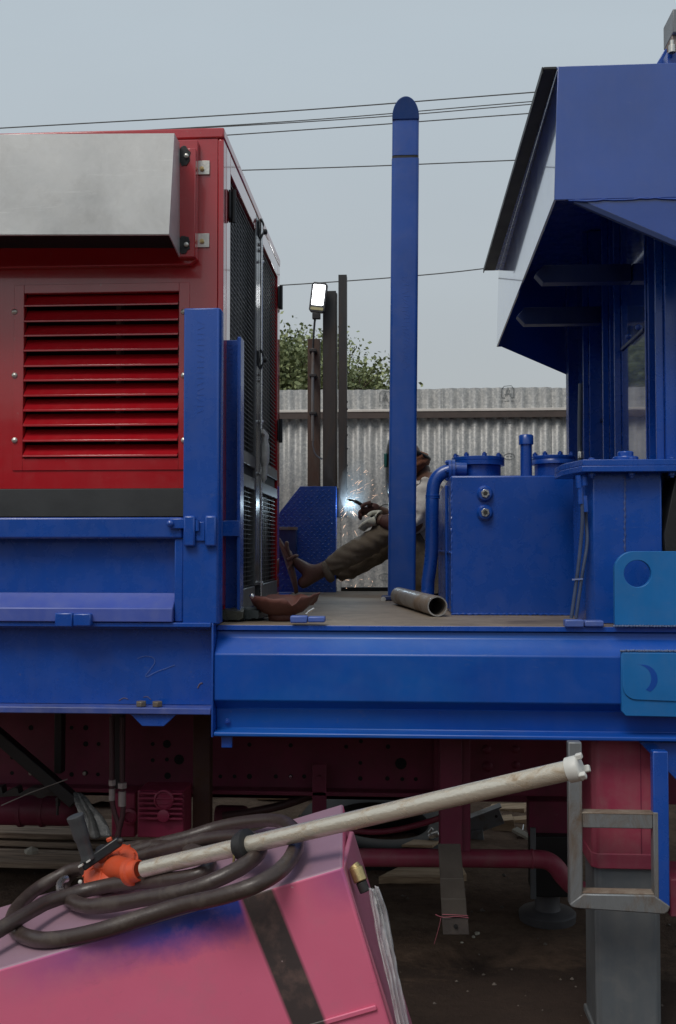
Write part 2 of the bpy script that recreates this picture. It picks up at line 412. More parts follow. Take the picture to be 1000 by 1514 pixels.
def film():
    m, nt, b = nodes('clear_plastic_film')
    b.inputs['Base Color'].default_value = (0.80, 0.79, 0.80, 1)
    b.inputs['Roughness'].default_value = 0.22
    tr = nt.nodes.new('ShaderNodeBsdfTransparent'); mx = nt.nodes.new('ShaderNodeMixShader')
    nt.links.new(ramp(nt, nz(nt, coords(nt, (2,2,0.6)), 16, 4, 0.6, 0.8), [(0.35, 0.25), (0.7, 0.72)]), mx.inputs[0])
    nt.links.new(tr.outputs[0], mx.inputs[1]); nt.links.new(b.outputs[0], mx.inputs[2])
    nt.links.new(mx.outputs[0], nt.nodes['Material Output'].inputs['Surface'])
    return m
FILM = film()

# ------------------------------------------------------------------ setting: ground
def make_ground():
    bm = bmesh.new()
    N = 150; x0, x1, y0, y1 = -4.5, 4.5, 1.0, 8.4
    g = [[None]*(N+1) for _ in range(N+1)]
    for i in range(N+1):
        for j in range(N+1):
            x = x0+(x1-x0)*i/N; y = y0+(y1-y0)*j/N
            e = min(i, j, N-i, N-j)/12.0
            h = noise.fractal(Vector((x*2.2, y*2.2, 0)), 1.0, 2.0, 5)*0.018 + noise.noise(Vector((x*14, y*14, 3)))*0.004
            g[i][j] = bm.verts.new((x, y, h*min(1, e)))
    for i in range(N):
        for j in range(N): bm.faces.new((g[i][j], g[i+1][j], g[i+1][j+1], g[i][j+1]))
    # outer skirt, far to the horizon
    ring = [g[i][0] for i in range(N+1)] + [g[N][j] for j in range(1, N+1)] + [g[i][N] for i in range(N-1, -1, -1)] + [g[0][j] for j in range(N-1, 0, -1)]
    out = []
    for v in ring:
        d = Vector((v.co.x, v.co.y-4.5, 0)); m = max(abs(d.x)/4.5, abs(d.y)/3.5)
        out.append(bm.verts.new((d.x/m*180, 4.5+d.y/m*220, 0)))
    for i in range(len(ring)):
        k = (i+1) % len(ring); bm.faces.new((ring[i], ring[k], out[k], out[i]))
    bmesh.ops.recalc_face_normals(bm, faces=bm.faces)
    me = bpy.data.meshes.new('ground'); bm.to_mesh(me); bm.free()
    me.polygons.foreach_set('use_smooth', [True]*len(me.polygons))
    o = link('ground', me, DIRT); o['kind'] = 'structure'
    mb = MB()                                   # pebbles and grit, nobody could count them
    for k in range(900):
        x, y = random.uniform(-3, 3), random.uniform(2.3, 6.6); r = random.choice((0.003, 0.004, 0.006, 0.009))*random.uniform(0.7, 1.4)
        z = noise.fractal(Vector((x*2.2, y*2.2, 0)), 1.0, 2.0, 5)*0.018
        c = Vector((x, y, z+r*0.4)); vs = [c+Vector((math.cos(a)*r*random.uniform(.7,1.3), math.sin(a)*r*random.uniform(.7,1.3), random.uniform(-.3,.2)*r)) for a in (0,1.26,2.5,3.77,5.0)]
        vs += [c+Vector((0,0,r*0.8)), c-Vector((0,0,r))]
        mb.add(vs, [(i,(i+1)%5,5) for i in range(5)] + [((i+1)%5,i,6) for i in range(5)])
    p = mb.build('pebbles', plain('pebble_stone', (0.12, 0.10, 0.085), 0.9, 0, 0.5, 30)); p['kind'] = 'stuff'
    p['label'] = 'small pebbles and grit scattered over the brown dirt'; p['category'] = 'pebbles'
make_ground()

# ------------------------------------------------------------------ truck
YB = 3.2                                         # front plane of the beam
YD = YB+0.046                                   # deck edge, set back from the beam's bulge
DZ = PZ(925, YD, 600)                            # deck height
truck = thing('truck_body', 'blue flatbed truck body with maroon chassis under it', 'truck')
YBACK = 5.85

WORN = paint('worn_blue_edge', (0.045, 0.085, 0.33), 0.34, 0.3, 0.14, 0.08, scuff=0.5, dustcol=(0.30,0.27,0.30))
def beams():
    xl, xr = PX(317, YB), 1.75
    z = lambda py: PZ(py, YB, 600)
    # right beam, pressed profile: (y, z)
    prof = [(YB+0.056, DZ-.018), (YB+0.052, z(946)), (YB, z(969)), (YB, z(1038)), (YB+0.042, z(1052)), (YB+0.050, z(1084)),
            (YB-0.004, z(1085.5)), (YB-0.004, z(1092)), (YB+0.10, z(1092)), (YB+0.10, DZ-.018)]
    MB().prism(prof, 'x', xl, xr).build('side_beam', BLUE_BEAM, truck, 0.004)
    MB().box(xl-0.006, xl, YB-0.008, YB+0.12, z(1093), z(923)).build('beam_end_plate', BLUE, truck, 0.002)
    mb = MB(); mb.box(xl+0.002, 1.75, YD, YBACK, DZ-0.012, DZ); mb.build('deck_plate', DECK, truck, 0.002)
    mb = MB(); mb.box(xl+0.002, 1.75, YD-0.003, YD-.0003, DZ-0.017, DZ-0.001); mb.build('deck_edge_bar', BLUE, truck, 0.003)
    MB().box(-2.6, xl-0.008, YB+0.02, YBACK, DZ-0.012, DZ-0.0005).build('deck_plate', BLUE, truck, 0.002)
    # rear edge bar of the deck seen behind the welder
    MB().box(PX(505, 5.83), PX(800, 5.83), 5.80, 5.85, DZ+0.001, DZ+0.022).build('rear_edge_bar', BLACKP, truck, 0.002)
    # left beam: channel
    xa, xb = -2.6, xl-0.008
    MB().box(xa, xb, YB+0.06, YB+0.075, z(1050), z(926)-0.001).build('side_beam', BLUE, truck, 0.002)
    MB().box(xa, xb, YB-0.004, YB+0.08, z(1060), z(1050)-0.0005).build('beam_flange', WORN, truck, 0.003)
    MB().box(xa, xb, YB-0.01, YB+0.058, z(929), z(922)).build('beam_flange', BLUE, truck, 0.003)
    MB().prism([(PX(193,YB), z(1060)-.001), (PX(262,YB), z(1060)-.001), (PX(243,YB), z(1079)), (PX(211,YB), z(1079))], 'y', YB+0.01, YB+0.02).build('gusset', BLUE, truck, 0.002)
    for px in (208, 232):
        mb = MB(); o = Vector((PX(px, YB), YB+0.022, z(1050)+0.0005)); mb.hexnut(o, (0,0,1), 0.0175, 0.016, False)
        mb.build('hex_bolt', rusty('bolt_steel%d' % px, (0.22,0.2,0.17), (0.16,0.1,0.06), 0.5), truck, 0.002)
    MB().box(PX(327,YB), PX(343,YB), YB+0.02, YB+0.03, z(1111), z(1092)-.001).build('lug', BLUE, truck, 0.002)
    mb = MB(); mb.hexnut((PX(334,YB), YB+0.048, z(1073)), (0,-1,0), 0.010, 0.008); mb.build('hex_bolt', BLUE, truck, 0.001)
    # chalk figure 2 on the left web
    pts = [P(px, py, YB+0.0575) for px, py in ((203,974),(214,970),(226,972),(229,979),(222,990),(216,998),(218,1000),(232,993),(246,988),(259,983))]
    MB().tube(spline(pts, 5), 0.0006, 5).build('chalk_mark', plain('chalk', (0.16,0.21,0.42), 0.9), truck)
    for a, b2, sx in (((292,1018),(300,1010),.006), ((176,1036),(190,1034),.004), ((212,1031),(224,1035),.003)):
        pts = [P(a[0], a[1], YB+0.059), P((a[0]+b2[0])/2, (a[1]+b2[1])/2-3, YB+0.0592), P(b2[0], b2[1], YB+0.059)]
        MB().tube(spline(pts, 4), [0.0005]+[sx*0.35]*7+[0.0005], 5).build('scuff', plain('scuff%d' % a[0], (0.13,0.10,0.14), 0.8), truck)
    # hinge blocks on the edges
    def hinge(px0, px1, py0, py1, Y, mat):
        xm = PX((px0+px1)/2, Y)
        MB().box(PX(px0,Y), xm-0.001, Y-0.012, Y+0.03, PZ(py1,Y,600), PZ(py0,Y,600)).build('hinge_block', mat, truck, 0.004)
        MB().box(xm+0.001, PX(px1,Y), Y-0.012, Y+0.03, PZ(py1-1,Y,600), PZ(py0+1,Y,600)).build('hinge_block', mat, truck, 0.004)
    hl = paint('pale_blue_hinge', (0.07, 0.13, 0.42), 0.35, 0.2, 0.1)
    hinge(430, 481, 911, 921.5, YD-0.004, hl)
    hinge(834, 891, 915, 926, YD-0.004, hl)
    hinge(84, 137, 908, 929, YB-0.024, BLUE)
beams()

LEDGE = paint('pale_blue_ledge', (0.06, 0.10, 0.40), 0.28, 0.1, 0.08, 0.06, scuff=0.12, dustcol=(0.3,0.3,0.36))  # paler blue than the panel above it
def sideboard():
    z = lambda py: PZ(py, YB, 150)
    xa, xp = -2.6, PX(271, YB)
    xr = PX(267, YB)
    MB().box(xa, xp-.001, YB-0.005, YB+0.045, z(796), z(765)).build('sideboard_top_rail', BLUE, truck, 0.006)
    MB().box(xa, xr-.0205, YB+0.055, YB+0.062, z(900), z(796)).build('sideboard_panel', BLUE, truck, 0.001)
    MB().box(xr-0.02, xp-.001, YB+0.004, YB+0.045, z(919), z(796)-.001).build('sideboard_stile', BLUE, truck, 0.004)
    MB().prism([(YB+0.0545, z(877)), (YB-0.016, z(899)), (YB-0.018, z(919)), (YB+0.0545, z(919))], 'x', xa, xr-.021).build('sideboard_ledge', LEDGE, truck, 0.003)
    # corner post, second channel behind
    xq = PX(325, YB)
    MB().prism([(xp, YB-0.005), (xq-0.006, YB-0.005), (xq, YB+0.004), (xq, YB+0.06), (xp, YB+0.06)], 'z', z(921.5), z(458)).build('corner_post', BLUE, truck, 0.004)
    Y2 = YB+0.22
    xs, xt = PX(322, Y2), PX(357, Y2); z2 = lambda py: PZ(py, Y2, 340)
    mb = MB(); mb.box(xs, xt-0.0125, Y2+0.03, Y2+0.038, DZ+.001, z2(500)); mb.build('stake_channel_web', BLUE, truck, 0.002)
    MB().box(xt-0.012, xt, Y2-0.025, Y2+0.05, DZ+.001, z2(500)).build('stake_channel_flange', BLUE, truck, 0.003)
    MB().box(xs, xt-0.0005, Y2-0.035, Y2-0.026, z2(793), z2(770)).build('stake_strap', BLUE, truck, 0.002)
    # mill marks raised on the channel web and the post (too worn to read, strokes only)
    def ticks(x, y, zt, zb, w, n, mat, nm, slant=0):
        mb = MB()
        rr = random.Random(n)
        for k in range(n):
            zz = zt+(zb-zt)*k/(n-1); s = rr.choice((0, 0, 0, 0.4, -0.4)) if slant == 0 else rr.choice((0.7, -0.7))
            mb.bar((x-w/2, y, zz-s*w/2), (x+w/2, y, zz+s*w/2), 0.0012, 0.002)
        mb.build(nm, mat, truck)
    ticks((xs+xt)/2-0.006, Y2+0.0295, z2(508), z2(590), 0.018, 15, BLUE, 'mill_mark')
    ticks((xs+xt)/2-0.006, Y2+0.0295, z2(815), z2(878), 0.014, 7, BLUE, 'mill_mark', 1)
    ticks((xp+xq)/2-0.004, YB-0.0052, z(480), z(610), 0.022, 17, BLUE, 'mill_mark')
    # latch on the post
    f = YB-0.006
    MB().box(PX(252,f), PX(276,f), f-0.012, f, z(782), z(767)).build('latch_bar', BLUE, truck, 0.003)
    mb = MB(); c = P(252, 774, f-0.012); mb.lathe([(0.013,0),(0.012,0.006),(0.007,0.010),(0.0,0.012)], c, (0,-1,0), 14); mb.build('rivet', BLUE, truck, smooth=True)
    MB().box(PX(273,f), PX(290,f), f-0.020, f-0.001, z(808), z(763)).build('latch_keeper', BLUE, truck, 0.006)
    MB().box(PX(304,f), PX(321,f), f-0.016, f-0.001, z(808), z(763)).build('latch_keeper', BLUE, truck, 0.006)
    MB().cyl(P(292,769,f-0.012), P(292,785,f-0.012), 0.006).build('latch_pin', BLUE, truck, smooth=True)
    MB().box(PX(290,f)+.001, PX(304,f)-.001, f-0.006, f-0.001, z(800), z(772)).build('latch_bar', BLUE, truck, 0.002)
sideboard()

def lifting_plates():
    Y = YD-0.010
    z = lambda py: PZ(py, Y, 950)
    xl, xr = PX(907, Y), PX(1110, Y)
    zt, zb = z(815), z(924)
    # plate with a round hole: ring strip between the circle and the rounded outline
    def holed(xl, xr, zb, zt, cx, cz, r, rad, y0, y1):
        n = 48; inner = []; outer = []
        for k in range(n):
            a = 2*math.pi*k/n; dx, dz = math.cos(a), math.sin(a)
            inner.append((cx+dx*r, cz+dz*r))
            t = min(((xr-cx)/dx if dx > 1e-6 else (xl-cx)/dx if dx < -1e-6 else 1e9), ((zt-cz)/dz if dz > 1e-6 else (zb-cz)/dz if dz < -1e-6 else 1e9))
            x, zz = cx+dx*t, cz+dz*t
            if x < xl+rad and zz > zt-rad:          # round the upper left corner
                ox, oz = xl+rad, zt-rad; v = Vector((x-ox, zz-oz)); v = v.normalized()*rad if v.length > 0 else v
                x, zz = ox+v.x, oz+v.y
            outer.append((x, zz))
        for tx, tz in ((xr, zt), (xl, zb), (xr, zb)):
            k = min(range(n), key=lambda q: (outer[q][0]-tx)**2+(outer[q][1]-tz)**2); outer[k] = (tx, tz)
        vs = [(x, y0, zz) for x, zz in inner]+[(x, y0, zz) for x, zz in outer]+[(x, y1, zz) for x, zz in inner]+[(x, y1, zz) for x, zz in outer]
        fs = []
        for k in range(n):
            j = (k+1) % n
            fs += [(k, j, n+j, n+k), (2*n+k, 3*n+k, 3*n+j, 2*n+j), (k, 2*n+k, 2*n+j, j), (n+k, n+j, 3*n+j, 3*n+k)]
        return MB().add(vs, fs)
    holed(xl, xr, zb, zt, PX(941,Y), z(848), 0.042, 0.06, Y-0.014, Y+0.008).build('lifting_plate', BLUE_CYAN, truck, 0.0015)
    # second plate welded to the beam web below, shallow dish and a folded lower corner
    Y3 = YB-0.016
    z3 = lambda py: PZ(py, Y3, 950)
    xl, xr = PX(917, Y3), PX(1110, Y3)
    prof = [(xl, z3(962)), (xr, z3(962)), (xr, z3(1061)), (xl+0.012, z3(1059)), (xl, z3(1052))]
    MB().prism(prof, 'y', Y3, YB-0.0005).build('lifting_plate', BLUE_CYAN, truck, 0.002)
    prof = []
    cx, cz, rad = xl+0.045, z3(1036)+0.045, 0.042
    prof = [(xl+0.003, z3(965))] + [(cx-rad*math.cos(a), cz-rad*math.sin(a)) for a in [R(10*i) for i in range(10)]] + [(xr, z3(1040)), (xr, z3(965))]
    MB().prism(prof, 'y', Y3-0.004, Y3-0.0003).build('doubler_plate', BLUE_CYAN, truck, 0.0015)
    c = P(951, 1004, Y3-0.0045); ro = 0.044
    cres = [(c.x+ro*math.cos(R(a)), c.z+ro*math.sin(R(a))) for a in range(-62, 99, 8)]+[(c.x-.020+ro*1.02*math.cos(R(a)), c.z+.002+ro*.98*math.sin(R(a))) for a in range(84, -53, -8)]
    MB().prism(cres, 'y', c.y, c.y+.003).build('crescent_mark', BLUE_BEAM, truck)
    # weld beads
    def bead(a, b2, Y, nm='weld_bead'):
        n = 60; pts = []; rr = []
        for k in range(n+1):
            t = k/n; p = P(a[0]+(b2[0]-a[0])*t, a[1]+(b2[1]-a[1])*t, Y); p.z += random.uniform(-.001,.001); pts.append(p); rr.append(0.0032+0.0014*math.sin(k*2.4)+random.uniform(-.0006,.0006))
        MB().tube(pts, rr, 6).build(nm, paint('bead_paint_%d' % a[0], (0.10,0.15,0.28), 0.4), truck, smooth=True)
    bead((907, 925.5), (1005, 925.5), Y-0.012)
    bead((917, 962), (1005, 962.5), Y3-0.001)
lifting_plates()

def chassis():
    # main rail with near-black discs as punched holes, seen in the shade under the deck
    YR = 4.05
    z = lambda py: PZ(py, YR, 500)
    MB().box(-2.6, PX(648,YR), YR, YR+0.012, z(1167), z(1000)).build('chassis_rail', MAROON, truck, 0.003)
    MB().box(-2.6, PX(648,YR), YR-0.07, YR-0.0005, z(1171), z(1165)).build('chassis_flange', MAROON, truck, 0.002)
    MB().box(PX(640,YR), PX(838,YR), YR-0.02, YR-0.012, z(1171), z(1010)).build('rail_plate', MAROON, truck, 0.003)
    holes = [(18,1120,3),(18,1143,3),(46,1143,3.4),(46,1076,4),(106,1076,3),(127,1076,4),(106,1145,3.5),(126,1143,4),(145,1145,3),(127,1100,4),(146,1100,3),
             (226,1100,3),(226,1124,3),(247,1100,6),(247,1123,3),(265,1123,7.5),(248,1147,5),(347,1148,3),(326,1148,3),(369,1148,4),(408,1148,3.2),(430,1148,3.2),(450,1148,3.2),
             (369,1101,3.2),(430,1102,3.2),(533,1151,3.4),(573,1151,3.4),(595,1152,3),(615,1152,3),(533,1128,3),(593,1129,8.5),(574,1104,3.4),(512,1104,3),(534,1096,3)]
    src = None
    for px, py, r in holes:
        p = P(px, py, YR-0.001); s = r*YR/FPX
        if src is None:
            src = MB().tube([(0,0,0),(0,0.006,0)], 0.01, 14).build('rail_hole_shade_disc', DARKVOID, truck); src.location = p; src.scale = (s/.01, 1, s/.01)  # near-black disc stands in for the shade inside a hole
        else:
            o = again(src, 'rail_hole_shade_disc', truck, p); o.scale = (s/.01, 1, s/.01)
    # rivet heads, half round, on the right hand plate
    for px, py, r in ((720,1108,7),(721,1133,8),(763,1108,6),(763,1131,6),(680,1150,4),(690,1125,4)):
        p = P(px, py, YR-0.02); s = r*YR/FPX
        MB().lathe([(s,0),(s*.9,s*.3),(s*.5,s*.55),(0,s*.6)], p, (0,-1,0), 14).build('rivet_head', MAROON, truck, smooth=True)
    MB().hexnut(P(46,1143,YR), (0,-1,0), 0.008, 0.008).build('hex_bolt', ZINC, truck)
    MB().hexnut(P(126,1143,YR), (0,-1,0), 0.008, 0.01).build('hex_bolt', ZINC, truck)
    MB().hexnut(P(430,1148,YR), (0,-1,0), 0.006, 0.006).build('hex_bolt', BRIGHT, truck)
    # upright members and brackets
    def upright(px0, px1, py0, py1, Y, th, mat, nm, bev=0.003):
        zz = lambda py: PZ(py, Y, 500)
        return MB().box(PX(px0,Y), PX(px1,Y), Y, Y+th, zz(py1), zz(py0)).build(nm, mat, truck, bev)
    upright(287, 312, 1040, 1236, 3.75, 0.06, rusty('rusty_upright', (0.08,0.035,0.03), (0.10,0.045,0.022), 0.6, 0.7, 0.1, 6), 'upright')
    upright(83, 94, 1050, 1150, 3.9, 0.05, BLACKP, 'upright')
    upright(167, 185, 1050, 1172, 3.85, 0.03, BLACKP, 'upright')
    upright(462, 483, 1130, 1215, 3.98, 0.012, MAROON, 'hanger_bracket')
    MB().hexnut(P(472,1150,3.98), (0,-1,0), 0.012, 0.01).build('hex_bolt', MAROON, truck)
    upright(648, 694, 1040, 1256, 3.65, 0.05, MAROON, 'upright')
    upright(780, 872, 1180, 1232, 4.3, 0.10, MAROON, 'crossmember')
    upright(0-60, 640, 1169, 1182, 5.0, 0.06, MAROON, 'rear_rail')
    # far rail and crossmembers keep the underside closed and dark
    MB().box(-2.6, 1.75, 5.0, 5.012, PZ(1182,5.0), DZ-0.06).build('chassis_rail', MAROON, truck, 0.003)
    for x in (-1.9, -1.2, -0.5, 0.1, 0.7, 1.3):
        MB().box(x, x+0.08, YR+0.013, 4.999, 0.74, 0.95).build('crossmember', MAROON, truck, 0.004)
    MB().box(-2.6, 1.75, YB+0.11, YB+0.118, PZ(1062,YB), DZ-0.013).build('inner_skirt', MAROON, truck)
    # diagonal black strut, left
    MB().bar(P(-20,1072,3.8), P(112,1186,3.8), 0.045, 0.05, (0,1,0)).build('diagonal_strut', BLACKP, truck, 0.004)
    # air tank, toothed rail and clamp on the left
    MB().lathe([(0,0),(0.05,0.006),(0.062,0.02),(0.065,0.05),(0.065,1.15),(0.062,1.18),(0.05,1.194),(0,1.2)], P(114,1199,4.4)+Vector((-1.2,0,0)), (1,0,0), 28).build('air_tank', MAROON, truck, smooth=True)
    for px in (30, 62): 
        c = P(px,1199,4.4); MB().lathe([(0.0655,0),(0.068,0.001),(0.068,0.018),(0.0655,0.019)], c, (1,0,0), 28).build('tank_band', MAROON, truck, smooth=True)
    Y = 3.85; prof = []
    for px, py in ((-20,1180),(-20,1166),(2,1163),(4,1174),(10,1170),(22,1164),(26,1165),(28,1174),(36,1169),(44,1165),(60,1165),(78,1164),(94,1169),(94,1178),(70,1177),(62,1181),(56,1180),(50,1176),(30,1177)):
        p = P(px,py,Y); prof.append((p.x,p.z))
    MB().prism(prof, 'y', Y, Y+0.05).build('spring_leaf_end', STEELDARK, truck, 0.002)
    MB().box(PX(70,Y), PX(95,Y), Y-0.02, Y-.001, PZ(1178,Y), PZ(1169,Y)).build('clamp_plate', STEELDARK, truck, 0.002)
    mb = MB(); mb.cyl(P(86,1178,Y-.01), P(85,1205,Y-.01), 0.005); mb.tube([P(86,1179,Y-.01), P(86,1184,Y-.01)], 0.011, 6); mb.tube([P(86,1186,Y-.01), P(86,1191,Y-.01)], 0.010, 6)
    mb.build('clamp_bolt', STEELDARK, truck)
    MB().tube([P(2,1191,3.75), P(45,1172,3.76), P(100,1152,3.78)], 0.0022, 5).build('loose_wire', plain('grey_wire', (0.25,0.22,0.2), 0.5), truck)
    # two finned housings
    def finned(px0, px1, py0, py1, Y, n):
        zz = lambda py: PZ(py, Y, 300)
        upright(px0, px1, py0, py1, Y, 0.14, MAGENTA_D, 'finned_housing', 0.005)
        for k in range(n):
            a = py0+3+(py1-26-py0)*k/n
            upright(px0+2, px1-2, a, a+3.4, Y-0.026, 0.0257, MAGENTA_D, 'cooling_fin', 0.002)
        c = P((px0+px1)/2+2, py0+10, Y-0.03); MB().lathe([(0.036,0.03),(0.036,0),(0.03,-0.004),(0.028,0.006),(0,0.007)], c, (0,1,0), 20).build('housing_ring', MAGENTA_D, truck, smooth=True)
        c = P((px0+px1)/2+2, py0+33, Y-0.03); MB().lathe([(0.022,0.03),(0.022,-0.004),(0.012,-0.008),(0,-0.008)], c, (0,1,0), 16).build('housing_boss', MAGENTA_D, truck, smooth=True)
    MAGENTA_D = paint('maroon_housing_paint', (0.27, 0.024, 0.065), 0.42, 0.25, 0.15, 0.05, dustcol=(0.09,0.05,0.05))
    finned(206, 274, 1173, 1244, 3.62, 6)
    upright(168, 203, 1178, 1244, 3.75, 0.12, MAGENTA_D, 'housing', 0.006)
    MB().lathe([(0.03,0.01),(0.03,-0.01),(0.02,-0.014),(0.016,-0.004),(0,-0.004)], P(192,1207,3.74), (0,1,0), 16).build('housing_port', MAGENTA_D, truck, smooth=True)
    # hydraulic hoses with crimped ends
    for k, (pa, pb, pc, pd, pe) in enumerate((((166,1060),(166,1168),(168,1195),(176,1225),(172,1250)), ((181,1060),(181,1172),(182,1200),(176,1228),(168,1250)))):
        pts = spline([P(*q, 3.5) for q in (pa, pb, pc, pd, pe)], 8)
        MB().tube(pts, 0.009, 10).build('hydraulic_hose', plain('hose_maroon%d' % k, (0.05,0.018,0.022), 0.5), truck, smooth=True)
        s = 1 if k else 0.8
        mb = MB(); a = Vector(P(pb[0], pb[1]-2, 3.5)); mb.cyl(a, a-Vector((0,0,0.05*s)), 0.0135*s, n=12); mb.tube([a+Vector((0,0,.012)), a+Vector((0,0,.03))], 0.017*s, 6)
        mb.build('hose_fitting', rusty('fitting%d' % k, (0.42,0.37,0.36), (0.24,0.14,0.13), 0.3), truck, smooth=True)
    # brown hose behind the bracket, pipe run beneath
    MB().tube(spline([P(330,1207,4.2), P(370,1201,4.2), P(420,1190,4.2), P(470,1172,4.2)], 8), 0.017, 12).build('return_hose', plain('hose_brownish', (0.07,0.035,0.035), 0.5), truck, smooth=True)
    MB().lathe([(0,0),(0.045,0.004),(0.05,0.02),(0.05,0.12),(0.045,0.135),(0,0.14)], P(318,1208,4.3)+Vector((0,0,0)), (1,0,0), 20).build('filter_canister', MAROON, truck, smooth=True)
    Yp = 3.9
    pts = [P(px,py,Yp) for px,py in ((440,1268),(560,1268),(700,1269),(780,1270))] + spline([P(790,1270,Yp), P(808,1272,Yp), P(822,1281,Yp), P(833,1296,Yp), P(850,1312,Yp), P(872,1318,Yp), P(905,1319,Yp)], 6)
    MB().tube(pts, 0.0335, 22).build('exhaust_pipe', MAGENTA, truck, smooth=True)
    for px in (787,):
        c = P(px,1270,Yp); MB().lathe([(0.0335,-0.004),(0.037,-0.002),(0.037,0.002),(0.0335,0.004)], c, (1,0,0), 22).build('weld_ring', MAGENTA, truck, smooth=True)
    MB().tube(spline([P(470,1222,4.6), P(560,1230,4.6), P(640,1213,4.55), P(690,1190,4.5)], 8), 0.013, 10).build('brake_pipe', MAGENTA, truck, smooth=True)
    # hanging strap, lower half masked with brown tape
    Ys = 3.62
    MB().box(PX(650,Ys), PX(682,Ys), Ys, Ys+0.02, PZ(1255,Ys), PZ(1090,Ys)).build('hanging_strap', MAROON, truck, 0.002)
    TAPE = plain('brown_masking', (0.10,0.085,0.072), 0.6, 0, 0.2, 10, 0.1)
    def strap_piece(py0, py1, xa, xb, xc, xd, nm, mat, dy):
        a, b2, c, d = P(xa,py0,Ys-dy), P(xb,py0,Ys-dy), P(xd,py1,Ys-dy), P(xc,py1,Ys-dy); t = Vector((0,0.014,0))
        MB().add([a,b2,c,d,a+t,b2+t,c+t,d+t], [(0,1,2,3),(7,6,5,4),(0,4,5,1),(1,5,6,2),(2,6,7,3),(3,7,4,0)]).build(nm, mat, truck, 0.0015)
    strap_piece(1248, 1300, 648, 681, 651, 686, 'masking_wrap', TAPE, 0.004)
    strap_piece(1299, 1330, 651, 686, 652, 689, 'masking_wrap', TAPE, 0.006)
    strap_piece(1329, 1356, 652.5, 689, 653.5, 691, 'masking_wrap', TAPE, 0.008)
    strap_piece(1357, 1382, 654, 692, 655, 694, 'strap_end', rusty('strap_end_steel', (0.17,0.15,0.14),(0.13,0.09,0.07),0.4), 0.006)
    MB().hexnut(P(674,1369,Ys-0.006), (0,-1,0), 0.008, 0.006).build('hex_bolt', STEELDARK, truck)
    PINK = plain('pink_tie', (0.45,0.12,0.16), 0.6)
    mb = MB(); mb.tube(spline([P(644,1352,Ys-.01), P(655,1356,Ys-.012), P(675,1355,Ys-.012), P(693,1357,Ys-.01)], 6), 0.0013, 6); mb.tube(spline([P(652,1357,Ys-.012), P(649,1372,Ys-.02), P(642,1396,Ys-.02)], 6), 0.0007, 5)
    mb.tube(spline([P(654,1352,Ys-.012), P(672,1352.5,Ys-.014), P(692,1354,Ys-.01)], 6), 0.0012, 6); mb.build('pink_tie', PINK, truck, smooth=True)
    # far stabiliser leg with foot disc
    Yf = 4.25
    MB().box(PX(785,Yf), PX(852,Yf), Yf, Yf+0.17, PZ(1320,Yf), PZ(1231,Yf)).build('far_stabiliser_leg', BLACKP, truck, 0.006)
    MB().box(PX(783,Yf)-0.006, PX(789,Yf), Yf-0.012, Yf-0.001, PZ(1322,Yf), PZ(1218,Yf)).build('leg_edge_plate', GREYP, truck, 0.002)
    c = P(814, 1346, Yf); c.y = Yf+0.09; c.z = 0.0
    MB().lathe([(0,0.0),(0.116,0.0),(0.118,0.03),(0.11,0.038),(0.055,0.044),(0.052,0.05),(0.052,0.13),(0,0.13)], c, (0,0,1), 36).build('foot_disc', plain('dark_foot', (0.075,0.073,0.078), 0.55, 0.2), truck, smooth=True)
    # near stabiliser: magenta sleeve and grey inner leg
    Yn = YB+0.09
    xa, xb = PX(872,Yn), PX(976,Yn)
    zz = lambda py: PZ(py, Yn, 920)
    def rbox(x0, x1, y0, y1, c): return [(x0+c,y0),(x1-c,y0),(x1,y0+c),(x1,y1-c),(x1-c,y1),(x0+c,y1),(x0,y1-c),(x0,y0+c)]
    MB().prism(rbox(xa, xb, Yn, Yn+0.22, 0.018), 'z', zz(1283), zz(1093)).build('stabiliser_sleeve', MAGENTA, truck, 0.006, seg=3)
    MB().box(PX(944,Yn)-0.0015, PX(944,Yn)+0.0015, Yn-0.001, Yn+0.004, zz(1262), zz(1096)).build('sleeve_seam', MAROON, truck)
    MB().prism(rbox(xa-0.002, xb+0.002, Yn-0.003, Yn+0.223, 0.02), 'z', zz(1285), zz(1262)).build('sleeve_collar', MAGENTA, truck, 0.004, seg=3)
    MB().prism(rbox(xa+0.010, xb-0.006, Yn+0.012, Yn+0.2, 0.014), 'z', 0.03, zz(1285)-.001).build('stabiliser_leg', GREYP, truck, 0.005, seg=3)
    MB().box(xa+0.004, xb-0.002, Yn+0.006, Yn+0.206, -0.03, 0.029).build('stabiliser_foot', GREYP, truck, 0.005)
    # more of the sleeve's structure to the right, blue gusset
    g = [P(px,py,YB+0.03) for px,py in ((945,1097),(1080,1097),(1080,1230),(1000,1153))]
    MB().prism([(p.x,p.z) for p in g], 'y', YB+0.03, YB+0.042).build('gusset', BLUE, truck, 0.002)
    MB().box(PX(985,3.4), PX(1110,3.4), 3.4, 3.6, PZ(1345,3.4), PZ(1290,3.4)).build('step_box', MAGENTA, truck, 0.004)
    # ladder: two uprights, two rungs
    Yl = YB-0.05
    LAD = rusty('ladder_galvanised', (0.25,0.265,0.275), (0.16,0.115,0.08), 0.22, 0.5, 0.35, 7, (2,2,0.7))
    xl0, xl1, xr0, xr1 = PX(838,Yl), PX(858,Yl), PX(962,Yl), PX(985,Yl)
    zl = lambda py: PZ(py, Yl, 900)
    MB().box(xl0, xl1, Yl, Yl+0.035, zl(1340), zl(1098)).build('ladder_upright', LAD, truck, 0.004)
    MB().box(xr0, xr1, Yl, Yl+0.035, zl(1340), zl(1110)).build('ladder_upright', BLUE, truck, 0.004)
    MB().box(xr0-0.001, xr0+0.014, Yl-0.002, Yl+0.034, zl(1340)+.001, zl(1200)).build('ladder_bare_edge', LAD, truck, 0.003)
